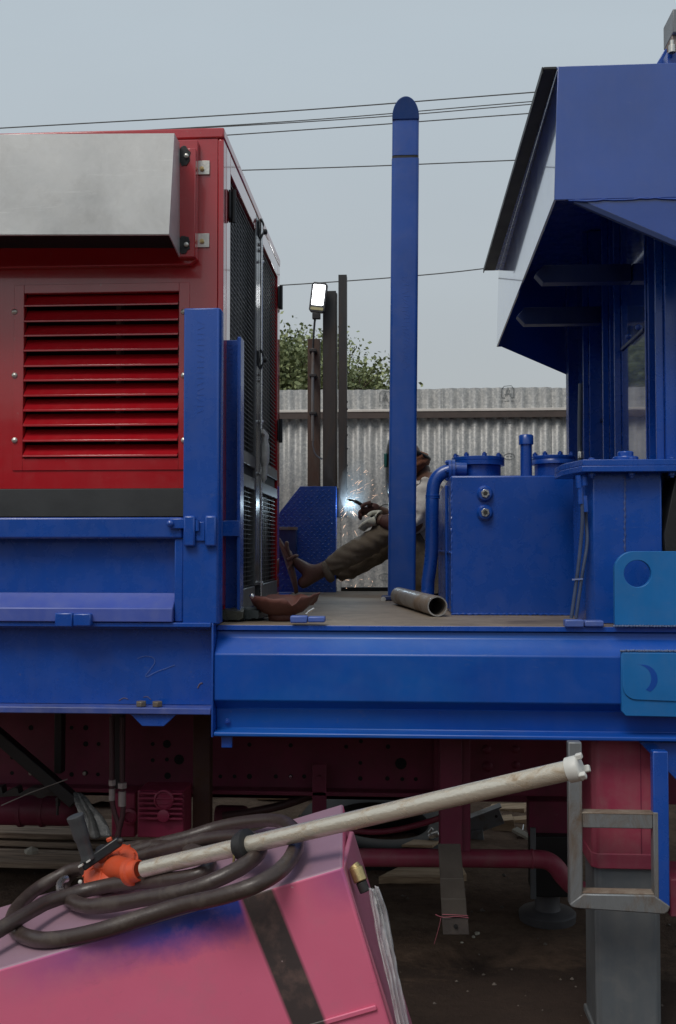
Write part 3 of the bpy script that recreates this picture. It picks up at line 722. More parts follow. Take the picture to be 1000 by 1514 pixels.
    MB().box(xl1+.0005, xr0-.0015, Yl+0.002, Yl+0.04, zl(1225), zl(1203)).build('ladder_rung', LAD, truck, 0.003)
    MB().prism([(xl0, zl(1338)), (xl1, zl(1322)), (xr0, zl(1322)), (xr1, zl(1338)), (xr1-0.006, zl(1346)), (xr1-0.018, zl(1350)), (xl0+0.018, zl(1344)), (xl0+0.006, zl(1342))], 'y', Yl-0.003, Yl+0.037).build('ladder_rung', LAD, truck, 0.004)
    for py in (1198, 1316):
        mb = MB(); mb.box(xl1-0.006, xr0+0.006, Yl+0.001, Yl+0.045, zl(py+6), zl(py+4)); mb.build('rung_tread', rusty('tread%d' % py, (0.30,0.25,0.2),(0.2,0.13,0.09),0.5,0.7,0.1), truck, 0.001)
chassis()
seat(truck)

# ------------------------------------------------------------------ generator set
gen = thing('generator_set', 'red canopied generator set with louvres and black mesh side doors', 'generator')
def generator():
    YG = 3.38; YGB = 4.97
    XR = PX(330, YG, 500)
    z = lambda py: PZ(py, YG, 200)
    zt, zb = z(192), z(722)
    xl = -2.6
    ax0, ax1, az0, az1 = PX(33,YG), PX(263,YG), z(677), z(432)
    # front wall built around the louvre opening
    mb = MB()
    mb.box(xl, ax0, YG, YG+0.02, zb, z(208)-.001); mb.box(ax1, XR-0.021, YG, YG+0.02, zb, z(208)-.001)
    mb.box(ax0+.0002, ax1-.0002, YG, YG+0.02, az1, z(208)-.001); mb.box(ax0+.0002, ax1-.0002, YG, YG+0.02, zb, az0)
    mb.build('front_wall', RED, gen)
    MB().box(XR-0.0205, XR, YG-0.0005, YG+0.06, DZ+0.05, z(208)-.002).build('corner_strip', RED, gen, 0.004)
    MB().box(xl, XR+0.002, YG-0.004, YGB+0.004, z(208), zt).build('roof', RED, gen, 0.006)
    MB().box(xl, XR-0.022, YG-0.002, YG+0.02, z(764), zb-.001).build('base_strip', CHARCOAL, gen, 0.002)
    MB().box(xl, XR-0.02, YG+0.025, YG+0.25, DZ+0.001, zb-.002).build('base_frame', CHARCOAL, gen, 0.003)
    # interior behind louvres
    mb = MB(); mb.box(xl+0.1, XR-0.05, YG+0.22, YG+0.24, zb, z(210)); mb.build('inner_bulkhead', DARKVOID, gen)
    for px in (162, 255):
        MB().box(PX(px,YG), PX(px+8,YG), YG+0.06, YG+0.10, z(670), z(436)).build('inner_upright', plain('inner_grey%d' % px, (0.12,0.12,0.12), 0.6), gen, 0.002)
    # louvre panel: raised surround and slats
    fx0, fx1, fz0, fz1 = PX(18,YG), PX(279,YG), z(695), z(419)
    d = 0.004
    mb = MB()
    mb.box(fx0, ax0-.001, YG-d, YG-.0005, fz0, fz1); mb.box(ax1+.001, fx1, YG-d, YG-.0005, fz0, fz1)
    mb.box(ax0-.0008, ax1+.0008, YG-d, YG-.0005, az1+.001, fz1); mb.box(ax0-.0008, ax1+.0008, YG-d, YG-.0005, fz0, az0-.001)
    pan = mb.build('louvre_panel', RED, gen, 0.001)
    n = 11; pitch = (az1-az0)/n
    prof = [(0.028, pitch*0.98), (-0.004, pitch*0.26), (-0.010, pitch*0.18), (-0.010, pitch*0.06), (-0.0075, pitch*0.06), (-0.0075, pitch*0.17), (-0.002, pitch*0.23), (0.030, pitch*0.95)]
    src = MB().prism(prof, 'x', 0, ax1-ax0-.002).build('louvre_slat', RED, pan, 0.0012)
    for k in range(n):
        loc = (ax0+.001, YG, az0+pitch*k+.001)
        loc = (loc[0], loc[1]+random.uniform(-.001,.001), loc[2]+random.uniform(-.0012,.0012)); ro = (R(random.uniform(-2.2,2.2)), R(random.uniform(-.12,.12)), 0)
        if k == 0: src.location = loc; src.rotation_euler = ro
        else: again(src, 'louvre_slat', pan, loc, ro)
    bs = None
    for px in (22, 272):
        for py in (461, 555, 651):
            p = P(px, py, YG-d)
            if bs is None: bs = MB().lathe([(0.0105,0),(0.010,0.003),(0.007,0.006),(0,0.0075)], (0,0,0), (0,-1,0), 14).build('panel_bolt', ZINC, pan, smooth=True); bs.location = p
            else: again(bs, 'panel_bolt', pan, p)
    # red backing frame of the hinged hood, hood in bare galvanised sheet
    fr = MB(); Yh = YG-0.02
    q = [(PX(-700,YG), z(208)), (PX(292,YG), z(214)), (PX(292,YG), z(388)), (PX(282,YG), z(396)), (PX(-700,YG), z(396))]
    hood_frame = MB().prism(q, 'y', YG-0.03, YG-0.001).build('hood_frame', RED, gen, 0.003)
    hood_rail = MB().box(PX(262,YG-.04), PX(288,YG-.04), YG-0.055, YG-0.0305, PZ(378,YG-.04), PZ(216,YG-.04)).build('hood_rail', RED, gen, 0.003)
    # hood: closed box of sheet, front plane sloped, dark below
    Yf = YG-0.26
    f = [P(-500,200,Yf), P(258,197,Yf), P(250,346,Yf), P(-500,346,Yf)]
    b = [P(-500,212,YG-.056), P(266,212,YG-.056), P(266,380,YG-.056), P(-500,380,YG-.056)]
    b[0].x = b[3].x = f[0].x = f[3].x = -2.6
    t = 0.004
    hood = MB().add(f+b, [(0,1,2,3),(0,4,5,1),(1,5,6,2)]).build('hood_sheet', GALV, gen)
    s = hood.modifiers.new('thick', 'SOLIDIFY'); s.thickness = t; s.offset = -1
    MB().add([b[3]+Vector((0,-.002,.03)), b[2]+Vector((-.012,-.002,.03)), f[2]+Vector((-.012,.012,.035)), f[3]+Vector((0,.012,.035))], [(0,1,2,3)]).build('hood_shade_sheet', DARKVOID, gen)  # near-black sheet stands in for the shade under the open hood
    MB().tube([f[3]+Vector((0,.004,0)), f[2]+Vector((0,.004,0))], 0.0035, 6).build('hood_hem', GALV, gen, smooth=True)
    def corner_burn(px, py, nm):
        c = P(px, py, YG-0.058)
        pts = [c+Vector((math.cos(a)*0.030*random.uniform(.7,1.15)*.75, 0, math.sin(a)*0.034*random.uniform(.75,1.15))) for a in [i*math.pi/8 for i in range(16)]]
        MB().prism([(p.x, p.z) for p in pts], 'y', c.y, c.y+0.0025).build('weld_burn', plain(nm, (0.045,0.045,0.047), 0.6, 0.4, 0.5, 60, 0.4), gen, 0.001)
        o = P(px+4, py, YG-0.058); MB().lathe([(0.008,0),(0.008,0.006),(0.004,0.009),(0,0.009)], o, (0,-1,0), 10).build('weld_stud', ZINC, gen, smooth=True)
    corner_burn(272, 231, 'burnt_upper'); corner_burn(272, 362, 'burnt_lower')
    for py in (251, 358):
        zz = z(py)
        MB().box(PX(289,YG), PX(308,YG), YG-0.006, YG-0.0005, zz-0.024, zz+0.024).build('hinge_leaf', ZINC, gen, 0.001)
        MB().cyl((PX(289,YG)-.004, YG-0.034, zz-0.024), (PX(289,YG)-.004, YG-0.034, zz+0.024), 0.007, n=12).build('hinge_knuckle', ZINC, gen, smooth=True)
        MB().box(PX(286,YG)-.006, PX(286,YG), YG-0.04, YG-0.006, zz-0.022, zz+0.022).build('hinge_leaf', ZINC, gen, 0.001)
        MB().hexnut(P(299,py-1,YG-0.006), (0,-1,0), 0.008, 0.007).build('hinge_bolt', BRASS, gen)
    # right hand side: frame of the two stacked pairs of mesh doors
    zlow = DZ+0.012
    def SY(px): return YG*(595-330)/(595-px)
    zs = [zlow, zlow+0.075]
    zmid0, zmid1, zmid2 = 1.835, 1.865, 1.875
    ztop = z(208)-.002
    ydo = [(SY(340.5), SY(379)), (SY(387), SY(411.5))]
    mb = MB(); mb.box(XR-0.06, XR-0.05, YG+0.062, YGB, zlow, ztop); mb.build('radiator_core', DARKVOID, gen)
    def side(y0, y1, z0, z1, nm='door_frame', mat=RED_GLOSS, x=0.0, th=0.03, bev=0.003):
        return MB().box(XR-th+x, XR+x, y0, y1, z0, z1).build(nm, mat, gen, bev)
    side(YG+0.061, ydo[0][0]-.001, zlow, ztop, 'side_stile'); side(ydo[1][1]+.001, YGB, zlow, ztop, 'side_stile')
    zrail_top = P(341, 258, ydo[0][0]).z
    GREYF = paint('grey_door_frame', (0.07, 0.073, 0.078), 0.3, 0.1, 0.05)
    for (z0, z1, tag_) in ((zlow+0.08, zmid0, 'lower'), (zmid2, ztop-0.002, 'upper')):
        for (y0, y1) in ydo:
            zt_ = min(z1, zrail_top) if tag_ == 'upper' else z1-0.05
            zb_ = z0+0.05 if tag_ == 'upper' else z0
            if tag_ == 'upper':
                side(y0, y1, z0, zb_-.001, 'door_rail', GREYF); side(y0, y1, zt_+.001, z1, 'door_rail', RED_GLOSS)
            else:
                side(y0, y1, zlow, zb_-.001, 'door_rail', GREYF); side(y0, y1, zt_+.001, z1, 'door_rail', GREYF)
            w = MB(); k = 0; zz = zb_+0.006
            while zz < zt_:
                w.box(XR-0.0125, XR-0.0090, y0, y1, zz-0.0015, zz+0.0015); zz += 0.0185
            yy = y0+0.03
            while yy < y1:
                w.box(XR-0.0158, XR-0.0129, yy-.0012, yy+.0012, zb_, zt_); yy += 0.07
            o = w.build('wire_mesh', plain('mesh_wire_%s%d' % (tag_, int(y0*100)), (0.085,0.087,0.09), 0.45, 0.4, 0.1), gen); o['kind'] = 'stuff'
            MB().box(XR-0.04, XR-0.036, y0, y1, zb_, zt_).build('mesh_backing', BLACKP, gen)
    side(YG+0.061, YGB, zmid0+.001, zmid2-.001, 'mid_gap', DARKVOID, -0.012, 0.02, 0)
    # lock rod down the meeting stiles
    yr = (ydo[0][1]+ydo[1][0])/2
    STILE = paint('stile_grey', (0.10,0.105,0.11), 0.16, 0.1, 0.03, 0.03, spec=0.9)
    side(ydo[0][1]+.001, yr-0.002, zlow+.08, ztop-.002, 'meeting_stile', STILE); side(yr+0.002, ydo[1][0]-.001, zlow+.08, ztop-.002, 'meeting_stile', STILE)
    MB().cyl((XR+0.014, yr-.015, zlow+0.02), (XR+0.014, yr-.015, P(382,325,yr).z), 0.006, n=10).build('lock_rod', BRIGHT, gen, smooth=True)
    def pz(px, py, y): return P(px, py, y).z
    for py in (340, 532):
        zz = pz(384, py, yr)
        MB().tube(spline([(XR+.010, yr-.02, zz+.04), (XR+.020, yr-.015, zz+.02), (XR+.012, yr, zz), (XR+.018, yr-.015, zz-.02), (XR+.010, yr-.02, zz-.045)], 6), 0.005, 8).build('latch_hook', BLACKP, gen, smooth=True)
        MB().lathe([(0.011,0),(0.012,0.004),(0.012,0.016),(0.008,0.02),(0,0.02)], (XR+.008, yr+.06, zz+.01), (1,0,0), 16).build('latch_knob', BLACKP, gen, smooth=True)
        MB().box(XR+.001, XR+0.006, yr-.03, yr+.07, zz-.03, zz+.035).build('latch_plate', BLACKP, gen, 0.003)
        for dz in (-.06, -.085): MB().lathe([(0.009,0),(0.009,0.006),(0,0.008)], (XR+.001, yr+.01, zz+dz), (1,0,0), 8).build('latch_screw', BRIGHT, gen, smooth=True)
    for py in (623, 700, 862, 385):
        MB().lathe([(0.008,0),(0.008,0.014),(0.004,0.018),(0,0.018)], (XR+.002, yr+.02, pz(384, py, yr)), (1,0,0), 10).build('rod_clip', BRIGHT, gen, smooth=True)
    # tied strip of clear tape hanging from the rod
    zz = pz(378, 645, yr)
    MB().tube(spline([(XR+.03, yr-.03, zz+.01), (XR+.034, yr-.03, zz-.06), (XR+.03, yr-.02, zz-.14), (XR+.026, yr-.02, zz-.20)], 5), [0.014]*4+[0.018]*5+[0.012]*5+[0.004]*2, 8).build('tape_strip', plain('clear_tape', (0.5,0.5,0.48), 0.25, 0, 0.2, 30), gen, smooth=True)
    MB().bar((XR+.03, yr-.09, zz+.01), (XR+.03, yr+.06, zz+.004), 0.014, 0.02).build('tape_knot', plain('clear_tape2', (0.55,0.55,0.52), 0.3), gen, 0.003)
    # hinges
    for (yy, py, px) in ((ydo[0][0]-.02, 305, 338), (ydo[1][1]+.02, 440, 413), (ydo[1][1]+.02, 637, 413)):
        zz = pz(px, py, yy)
        MB().box(XR+.001, XR+.008, yy-.03, yy+.03, zz-.05, zz+.05).build('door_hinge', BLACKP, gen, 0.003)
        MB().cyl((XR+.014, yy, zz-.058), (XR+.014, yy, zz+.058), 0.009, n=10).build('hinge_pin', BLACKP, gen, smooth=True)
        for dz in (-.035, .035): MB().lathe([(0.008,0),(0.007,0.004),(0,0.006)], (XR+.012, yy+.018, zz+dz), (1,0,0), 8).build('hinge_screw', ZINC, gen, smooth=True)
    MB().box(xl, XR-.021, YGB-0.02, YGB, zlow, ztop).build('rear_wall', RED, gen)
generator()
seat(gen)

# ------------------------------------------------------------------ hopper on the right
hop = thing('steel_hopper', 'large blue steel hopper overhanging on ribbed supports at right', 'hopper')
def hopper():
    Y0, Y1 = YB, 5.57
    q = [P(825,98,Y0), P(1250,92,Y0), P(1250,540,Y0), P(850,293,Y0), P(820,294,Y0)]
    prof = [(p.x, p.z) for p in q]
    xL = prof[0][0]
    # shell as separate plates so the hopper is hollow beneath its lip
    xs = [p[0] for p in prof]; zs = [p[1] for p in prof]
    zt = zs[0]
    front = [(xs[0], zt), (2.3, zt), (2.3, zs[2]-0.25), (xs[3], zs[3]), (xs[4], zs[4])]
    zk = zs[3]-.004
    MB().prism([(xs[0], zt), (2.3, zt), (2.3, zk), (xs[4], zk)], 'y', Y0, Y0+0.008).build('front_plate', BLUE_WAVY, hop, 0.0015)
    lo_ = [(xs[3]+.01, zk), (2.3, zk), (2.3, zs[2]-.25)]; tl = lambda z_: .075*(zk-z_)
    MB().add([(x,Y0+.001+tl(z_),z_) for x,z_ in lo_]+[(x,Y0+.009+tl(z_),z_) for x,z_ in lo_], [(0,1,2),(5,4,3),(0,3,4,1),(1,4,5,2),(2,5,3,0)]).build('apron_plate', BLUE_WAVY, hop, 0.001)
    npt = 150; pts = []; rad = []
    for k in range(npt+1):                               # thick brushed paint sagging along the lap joint
        t_ = k/npt; x = xs[3]-.02+(1.6-xs[3])*t_
        pts.append((x, Y0-.0005, zk-.004+.005*noise.noise(Vector((x*11,0,2)))+.003*noise.noise(Vector((x*37,0,7))))); rad.append(max(.0012, .0032+.003*noise.noise(Vector((x*22,3,0)))))
    MB().tube(pts, rad, 8).build('paint_sag', BLUE_WAVY, hop, smooth=True)
    MB().prism([(front[0][0]+.038,zt)]+front[1:4]+[(front[4][0]+.038,front[4][1])], 'y', Y1-0.008, Y1).build('rear_plate', BLUE_WAVY, hop, 0.0015)
    dx = 2.3-xs[3]; dz = (zs[2]-0.25)-zs[3]
    ya, yb = Y0+0.0085, Y1-.0085; dr = 0.036                  # the side runs slightly inward towards the rear
    q4 = [(xs[0],ya,zt),(xs[0]+dr,yb,zt),(xs[4]+dr,yb,zs[4]),(xs[4],ya,zs[4])]
    MB().add([Vector(p) for p in q4]+[Vector(p)+Vector((.008,0,0)) for p in q4], [(0,1,2,3),(7,6,5,4),(0,4,5,1),(1,5,6,2),(2,6,7,3),(3,7,4,0)]).build('side_plate', BLUE_GLOSS, hop, 0.001)
    MB().box(xs[0]+.05, 2.3, ya, yb, zt-.010, zt-.001).build('roof_plate', BLUE_TANK, hop, 0.001)
    # dark flange sheet along the top of the side
    f4 = [(xs[0]-.045,Y0,zt),(xs[0]-.047,Y1-.03,zt),(xs[0]+dr*.4,Y1-.03,zt),(xs[0]-.0035,Y0,zt)]
    MB().add([Vector(p) for p in f4]+[Vector(p)-Vector((0,0,.010)) for p in f4], [(0,1,2,3),(7,6,5,4),(0,4,5,1),(1,5,6,2),(2,6,7,3),(3,7,4,0)]).build('top_flange', BLACKP, hop, 0.002)
    g4 = [(xs[0]-.003,Y0,zt-.001),(xs[0]+dr*.4+.0005,Y1-.03,zt-.001),(xs[0]+dr-.0015,Y1-.03,zt-.001),(xs[0]-.0015,Y0,zt-.001)]
    MB().add([Vector(p) for p in g4]+[Vector(p)-Vector((0,0,.008)) for p in g4], [(0,1,2,3),(7,6,5,4),(0,4,5,1),(1,5,6,2),(2,6,7,3),(3,7,4,0)]).build('top_return', BLUE, hop)
    MB().box(xs[0]-0.050, xs[0]-0.0455, Y0+0.001, Y1-.03, zt-0.022, zt).build('flange_lip', BLACKP, hop, 0.001)
    # front edge strip under the slope
    e = [(xs[4], zs[4]), (xs[3], zs[3]), (2.3, zs[2]-0.25)]
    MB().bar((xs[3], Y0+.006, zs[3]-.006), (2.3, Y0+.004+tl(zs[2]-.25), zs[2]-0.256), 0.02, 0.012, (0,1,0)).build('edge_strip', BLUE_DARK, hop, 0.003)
    # brushed paint sag line across the front plate
    # cross ties with pointed ends
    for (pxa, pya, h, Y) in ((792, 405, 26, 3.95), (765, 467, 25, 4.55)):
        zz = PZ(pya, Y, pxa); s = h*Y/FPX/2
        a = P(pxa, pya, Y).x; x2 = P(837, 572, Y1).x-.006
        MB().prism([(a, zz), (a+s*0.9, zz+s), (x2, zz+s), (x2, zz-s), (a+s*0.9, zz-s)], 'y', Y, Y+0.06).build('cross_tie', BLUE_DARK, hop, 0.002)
    # supporting wall with vertical ribs
    XW = P(837, 572, Y1).x
    zw0 = DZ+0.001
    def floor_z(x): return zt-.012
    def wall(y0, y1, x0, x1, nm, mat=BLUE_TANK, top=None, bev=0.002):
        t = floor_z(x0)-0.004 if top is None else top
        return MB().box(x0, x1, y0, y1, zw0, t).build(nm, mat, hop, bev)
    wall(Y1-0.08, Y1-0.001, XW, XW+0.06, 'corner_column')
    ys = [4.85, 4.38, 4.14, 3.70, 3.47]
    prev = Y1-0.081
    pan = paint('glossy_panel_blue', (0.006,0.05,0.26), 0.10, 0.12, 0.02, 0.18, 0.0, spec=1.0, coat=1.0)
    for i, y in enumerate(ys):
        if i == 3: wall(y+0.055, prev-.001, XW-.003, XW+0.056, 'wall_panel', pan)
        else: wall(y+0.055, prev-.001, XW+0.05, XW+0.056, 'wall_panel', pan)
        wall(y, y+0.054, XW-0.004, XW+0.07, 'wall_rib', BLUE)
        wall(y+0.02, y+0.034, XW-(0.010 if i == 3 else 0.03), XW-0.005, 'rib_flange', BLUE)
        prev = y
    wall(3.40, prev-.001, XW+0.05, XW+0.056, 'wall_panel', pan)
    zz = PZ(548, 4.6, 930)
    for i in range(1, 5):
        a, b2 = ys[i]+0.056, ys[i-1]-.002
        xo = -.053 if i == 3 else 0
        MB().box(XW+xo+0.042, XW+xo+0.0495, a, b2, zz+0.10*(i-3)+0.0, zz+0.10*(i-3)+0.012).build('panel_seam', BLUE_DARK, hop, 0.001)
        for t in (0.25, 0.7):
            yb = a+(b2-a)*t; MB().lathe([(0.011,0),(0.011,0.006),(0.006,0.011),(0,0.011)], (XW+xo+.0495, yb, zz+0.10*(i-3)+.035), (-1,0,0), 8).build('seam_bolt', BLUE, hop, smooth=True)
    MB().box(1.35, 1.42, Y0+0.25, Y1-.1, zw0, floor_z(1.42)-.01).build('far_wall', BLUE_TANK, hop)
    # cable hanging down by the corner column
    MB().tube(spline([(XW-.02, 5.0, 2.35), (XW-.035, 4.95, 2.05), (XW-.035, 4.9, 1.85), (XW-.02, 4.8, 1.6)], 8), 0.012, 10).build('cable', plain('cable_grey', (0.10,0.12,0.15), 0.4), hop, smooth=True)
    MB().lathe([(0.014,0),(0.014,0.03),(0.01,0.034),(0,0.034)], (XW-.035, 4.93, 1.98), (0,0,1), 10).build('cable_clip', ZINC, hop, smooth=True)
    # small control box on a stand above the front edge
    Yc = 4.1
    a = P(995, 13, Yc); b2 = P(995, 48, Yc)
    MB().box(a.x, a.x+0.3, Yc, Yc+0.15, b2.z, a.z).build('top_box', paint('grey_box_paint', (0.2,0.215,0.22), 0.4), hop, 0.004)
    MB().box(a.x, a.x+0.25, Yc+0.02, Yc+0.13, b2.z-0.07, b2.z-.001).build('top_box_base', rusty('box_base', (0.3,0.25,0.22),(0.25,0.15,0.1),0.4,0.6,0.2), hop, 0.003)
    c = P(994, 78, Yc); MB().lathe([(0.014,0),(0.014,0.03),(0.008,0.034),(0.008,0.05),(0,0.05)], c, (0,0,1), 12).build('top_bolt', ZINC, hop, smooth=True)
    g = [P(px,py,Yc+.1) for px,py in ((967,101),(984,72),(1010,72),(1010,101))]
    MB().prism([(p.x, p.z-0.0) for p in g], 'y', Yc+.1, Yc+.115).build('top_gusset', BLUE, hop, 0.002)
    MB().box(P(988,90,Yc).x, P(988,90,Yc).x+.3, Yc+.02, Yc+.09, zt+.0005, b2.z-.071).build('top_stand', BLUE_TANK, hop, 0.002)
hopper()
seat(hop)

# ------------------------------------------------------------------ tank
tank = thing('fuel_tank', 'square blue steel tank with two bolted round lids on deck', 'tank')
def fuel_tank():
    YT = 3.76
    z = lambda py: PZ(py, YT, 760)
    x0, x1 = PX(667,YT), PX(872,YT)
    zt = z(703); yb = 5.1
    MB().box(x0, x1, YT, yb, DZ+.001, zt).build('tank_shell', BLUE_TANK, tank, 0.006)
    # wavy weld along edges
    def bead(p, q, nm='weld_bead'):
        n = 70; p, q = Vector(p), Vector(q)
        MB().tube([p.lerp(q, k/n)+Vector((random.uniform(-1,1),random.uniform(-1,1),random.uniform(-1,1)))*.0012 for k in range(n+1)], [0.004+0.0012*math.sin(k*2.1) for k in range(n+1)], 6).build(nm, BLUE_TANK, tank, smooth=True)
    bead((x0+.003, YT+.003, DZ+.01), (x0+.003, YT+.003, zt-.01)); bead((x0, YT, DZ+.004), (x1, YT, DZ+.004))
    MB().box(x0-0.006, x0-.0003, YT+.01, yb-.05, z(818), z(815)).build('side_seam', BLUE_TANK, tank, 0.001)
    MB().box(x0-0.010, x0-.0003, YT+.25, YT+.27, DZ+.01, zt-.02).build('side_rib', BLUE_TANK, tank, 0.002)
    for py in (730, 758):
        c = P(717, py, YT)
        MB().lathe([(0.030,0),(0.030,0.006),(0.024,0.012),(0.024,0.02),(0.0,0.02)], c, (0,-1,0), 24).build('sight_boss', BLUE_TANK, tank, 0.001, True)
        MB().hexnut(c+Vector((0,-.02,0)), (0,-1,0), 0.0165, 0.008, False).build('sight_plug', BRIGHT, tank, 0.001)
        MB().lathe([(0.008,0.0),(0.008,0.003),(0,0.003)], c+Vector((0,-.028,0)), (0,-1,0), 12).build('plug_socket', STEELDARK, tank, smooth=True)
    def lid(pxa, pxb, pyt, Y):
        a, b2 = P(pxa,pyt,Y), P(pxb,pyt,Y); r = (b2.x-a.x)/2; c = Vector(((a.x+b2.x)/2, Y, zt))
        h = a.z-zt
        MB().lathe([(r*.86,0),(r*.86,h-.035)], c, (0,0,1), 32).build('lid_neck', BLUE_TANK, tank, smooth=True)
        l = MB().lathe([(r*.8,h-.034),(r,h-.034),(r,h-.018),(r*.985,h-.0165),(r*.985,h-.0155),(r,h-.014),(r,h-.002),(r*.97,h),(0,h+.004)], c, (0,0,1), 40).build('lid', BLUE_TANK, tank, smooth=True)
        for k in range(8):
            a2 = k*math.pi/4+0.2
            MB().hexnut(c+Vector((math.cos(a2)*r*.88, math.sin(a2)*r*.88, h)), (0,0,1), 0.010, 0.010).build('lid_bolt', BLUE_TANK, l)
    lid(668, 746, 677, 4.15); lid(786, 851, 675, 4.15)
    c = P(778, 643, 3.92)
    MB().lathe([(0.022,-0.005),(0.022,c.z-zt-.035)], Vector((c.x, 3.92, zt)), (0,0,1), 20).build('breather_pipe', BLUE_TANK, tank, smooth=True)
    MB().lathe([(0.022,0),(0.028,0.001),(0.028,0.034),(0.024,0.038),(0,0.038)], Vector((c.x, 3.92, c.z-.038)), (0,0,1), 20).build('breather_cap', BLUE_TANK, tank, smooth=True)
    # bent outlet pipe with flange
    Yq = 4.05
    pts = spline([P(690,694,Yq), P(672,694,Yq), P(655,699,Yq), P(644,710,Yq), P(640,727,Yq), P(639,760,Yq), P(638,820,Yq+.03), P(633,860,Yq+.05)], 8)
    pts.append(Vector((pts[-1].x-.003, pts[-1].y, DZ+.002)))
    MB().tube(pts, 0.0265, 20).build('outlet_pipe', BLUE_TANK, tank, smooth=True)
    for py in (733, 736): MB().lathe([(0.0268,-.004),(0.029,-.003),(0.029,.003),(0.0268,.004)], P(640,py,Yq), (0,0,1), 20).build('pipe_ring', BLUE_TANK, tank, smooth=True)
    c = P(663,696,Yq); MB().lathe([(0,0),(0.044,0),(0.044,0.012),(0,0.012)], c, (1,0.0,0), 24).build('pipe_flange', BLUE_TANK, tank, smooth=True)
    c2 = c+Vector((0.014,0,0)); MB().lathe([(0,0),(0.044,0),(0.044,0.012),(0,0.012)], c2, (1,0,0), 24).build('pipe_flange', BLUE_TANK, tank, smooth=True)
    for a in (0.6, 1.9, 3.2, 4.5, 5.6):
        MB().hexnut(c+Vector((0, math.cos(a)*.034, math.sin(a)*.034)), (-1,0,0), 0.009, 0.009).build('flange_bolt', BLUE_TANK, tank)
fuel_tank()
seat(tank)

# ------------------------------------------------------------------ support column with cap plate, right
col = thing('support_column', 'blue box column with bolted cap plate beside square tank', 'column')
def column():
    YC = 3.36
    z = lambda py: PZ(py, YC, 900)
    x0, x1 = PX(868,YC), PX(980,YC)
    zt = z(699)
    MB().prism([(x0,YC+.03),(x0+.022,YC),(x1-.004,YC),(x1,YC+.004),(x1,YC+.26),(x0,YC+.26)], 'z', DZ+.001, zt).build('column_body', BLUE, col, 0.004, seg=3)
    Yp = YC-0.05
    MB().prism([(PX(862,Yp),Yp),(PX(1110,Yp),Yp),(PX(1110,Yp),Yp+.36),(PX(850,Yp)-.01,Yp+.36),(PX(850,Yp)-.01,Yp+.18)], 'z', zt, z(690)-.0005).build('cap_plate', BLUE, col, 0.002)
    MB().prism([(PX(863,Yp),Yp+.002),(PX(1110,Yp),Yp+.002),(PX(1110,Yp),Yp+.36),(PX(850,Yp)-.009,Yp+.36),(PX(850,Yp)-.009,Yp+.18)], 'z', z(690), z(681)).build('cap_plate', BLUE, col, 0.002)
    c = P(925, 681, YC+.07); c.z = z(681)
    MB().lathe([(0.042,0),(0.042,0.016),(0.040,0.018),(0.026,0.0185),(0.026,0.033),(0.023,0.036),(0,0.036)], c, (0,0,1), 24).build('cap_nut', BLUE, col, 0.001, True)
    for px in (875, 934, 994):
        o = P(px, 702, YC-.022); o.z = zt
        MB().hexnut(o, (0,0,-1), 0.0115, 0.012).build('cap_bolt', BLUE, col, 0.001)
        o = P(px, 681, YC-.022); o.z = z(681)
        MB().hexnut(o, (0,0,1), 0.010, 0.007, False).build('cap_bolt', BLUE, col, 0.001)
    n = 36; pts = []; rr = []
    for k in range(n):
        t = k/(n-1); pts.append(P(924+random.uniform(-.6,.6), 706+(815-706)*t, YC-.001)); rr.append(0.0022 if k % 3 else 0.0042)
    MB().tube(pts, rr, 6).build('tack_weld_line', paint('bead_blue', (0.04,0.08,0.26), 0.3), col, smooth=True)
    MB().prism([(PX(992,YC-.03),DZ+.001),(PX(1040,YC-.03),DZ+.001),(PX(1040,YC-.03),z(705)),(PX(1003,YC-.03),z(705)),(PX(985,YC-.03),z(790))], 'y', YC-.01, YC+.2).build('side_gusset', BLACKP, col, 0.002)
    # two cables tied together running down the left
    CAB = plain('dark_blue_cable', (0.05,0.07,0.13), 0.35)
    Yk = YC-0.015
    MB().tube(spline([P(859,720,Yk), P(861,745,Yk), P(861,775,Yk), P(858,812,Yk), P(853,856,Yk), P(845,914,Yk)], 8), 0.0062, 10).build('cable', CAB, col, smooth=True)
    MB().tube(spline([P(866,735,Yk), P(867,770,Yk+.02), P(868,805,Yk+.01), P(861,850,Yk), P(852,914,Yk)], 8), 0.0058, 10).build('cable', CAB, col, smooth=True)
    mb = MB()
    mb.tube([P(856,703,Yk), P(857,722,Yk)], 0.011, 6); mb.build('cable_gland', BLUE, col); 
    MB().tube([P(858,722,Yk), P(859,745,Yk)], 0.0088, 10).build('cable_gland', BLUE, col, smooth=True)
    MB().tube([P(864,705,Yk), P(864.5,718,Yk)], 0.0095, 6).build('cable_gland', BLUE, col)
    MB().tube([P(865,733,Yk), P(866.5,757,Yk)], 0.0078, 10).build('cable_gland', BLUE, col, smooth=True)
    MB().bar(P(846,857,Yk-.007), P(862,856,Yk-.007), 0.003, 0.005).build('cable_tie', plain('tie', (0.2,0.25,0.45), 0.4), col)
column()
seat(col)

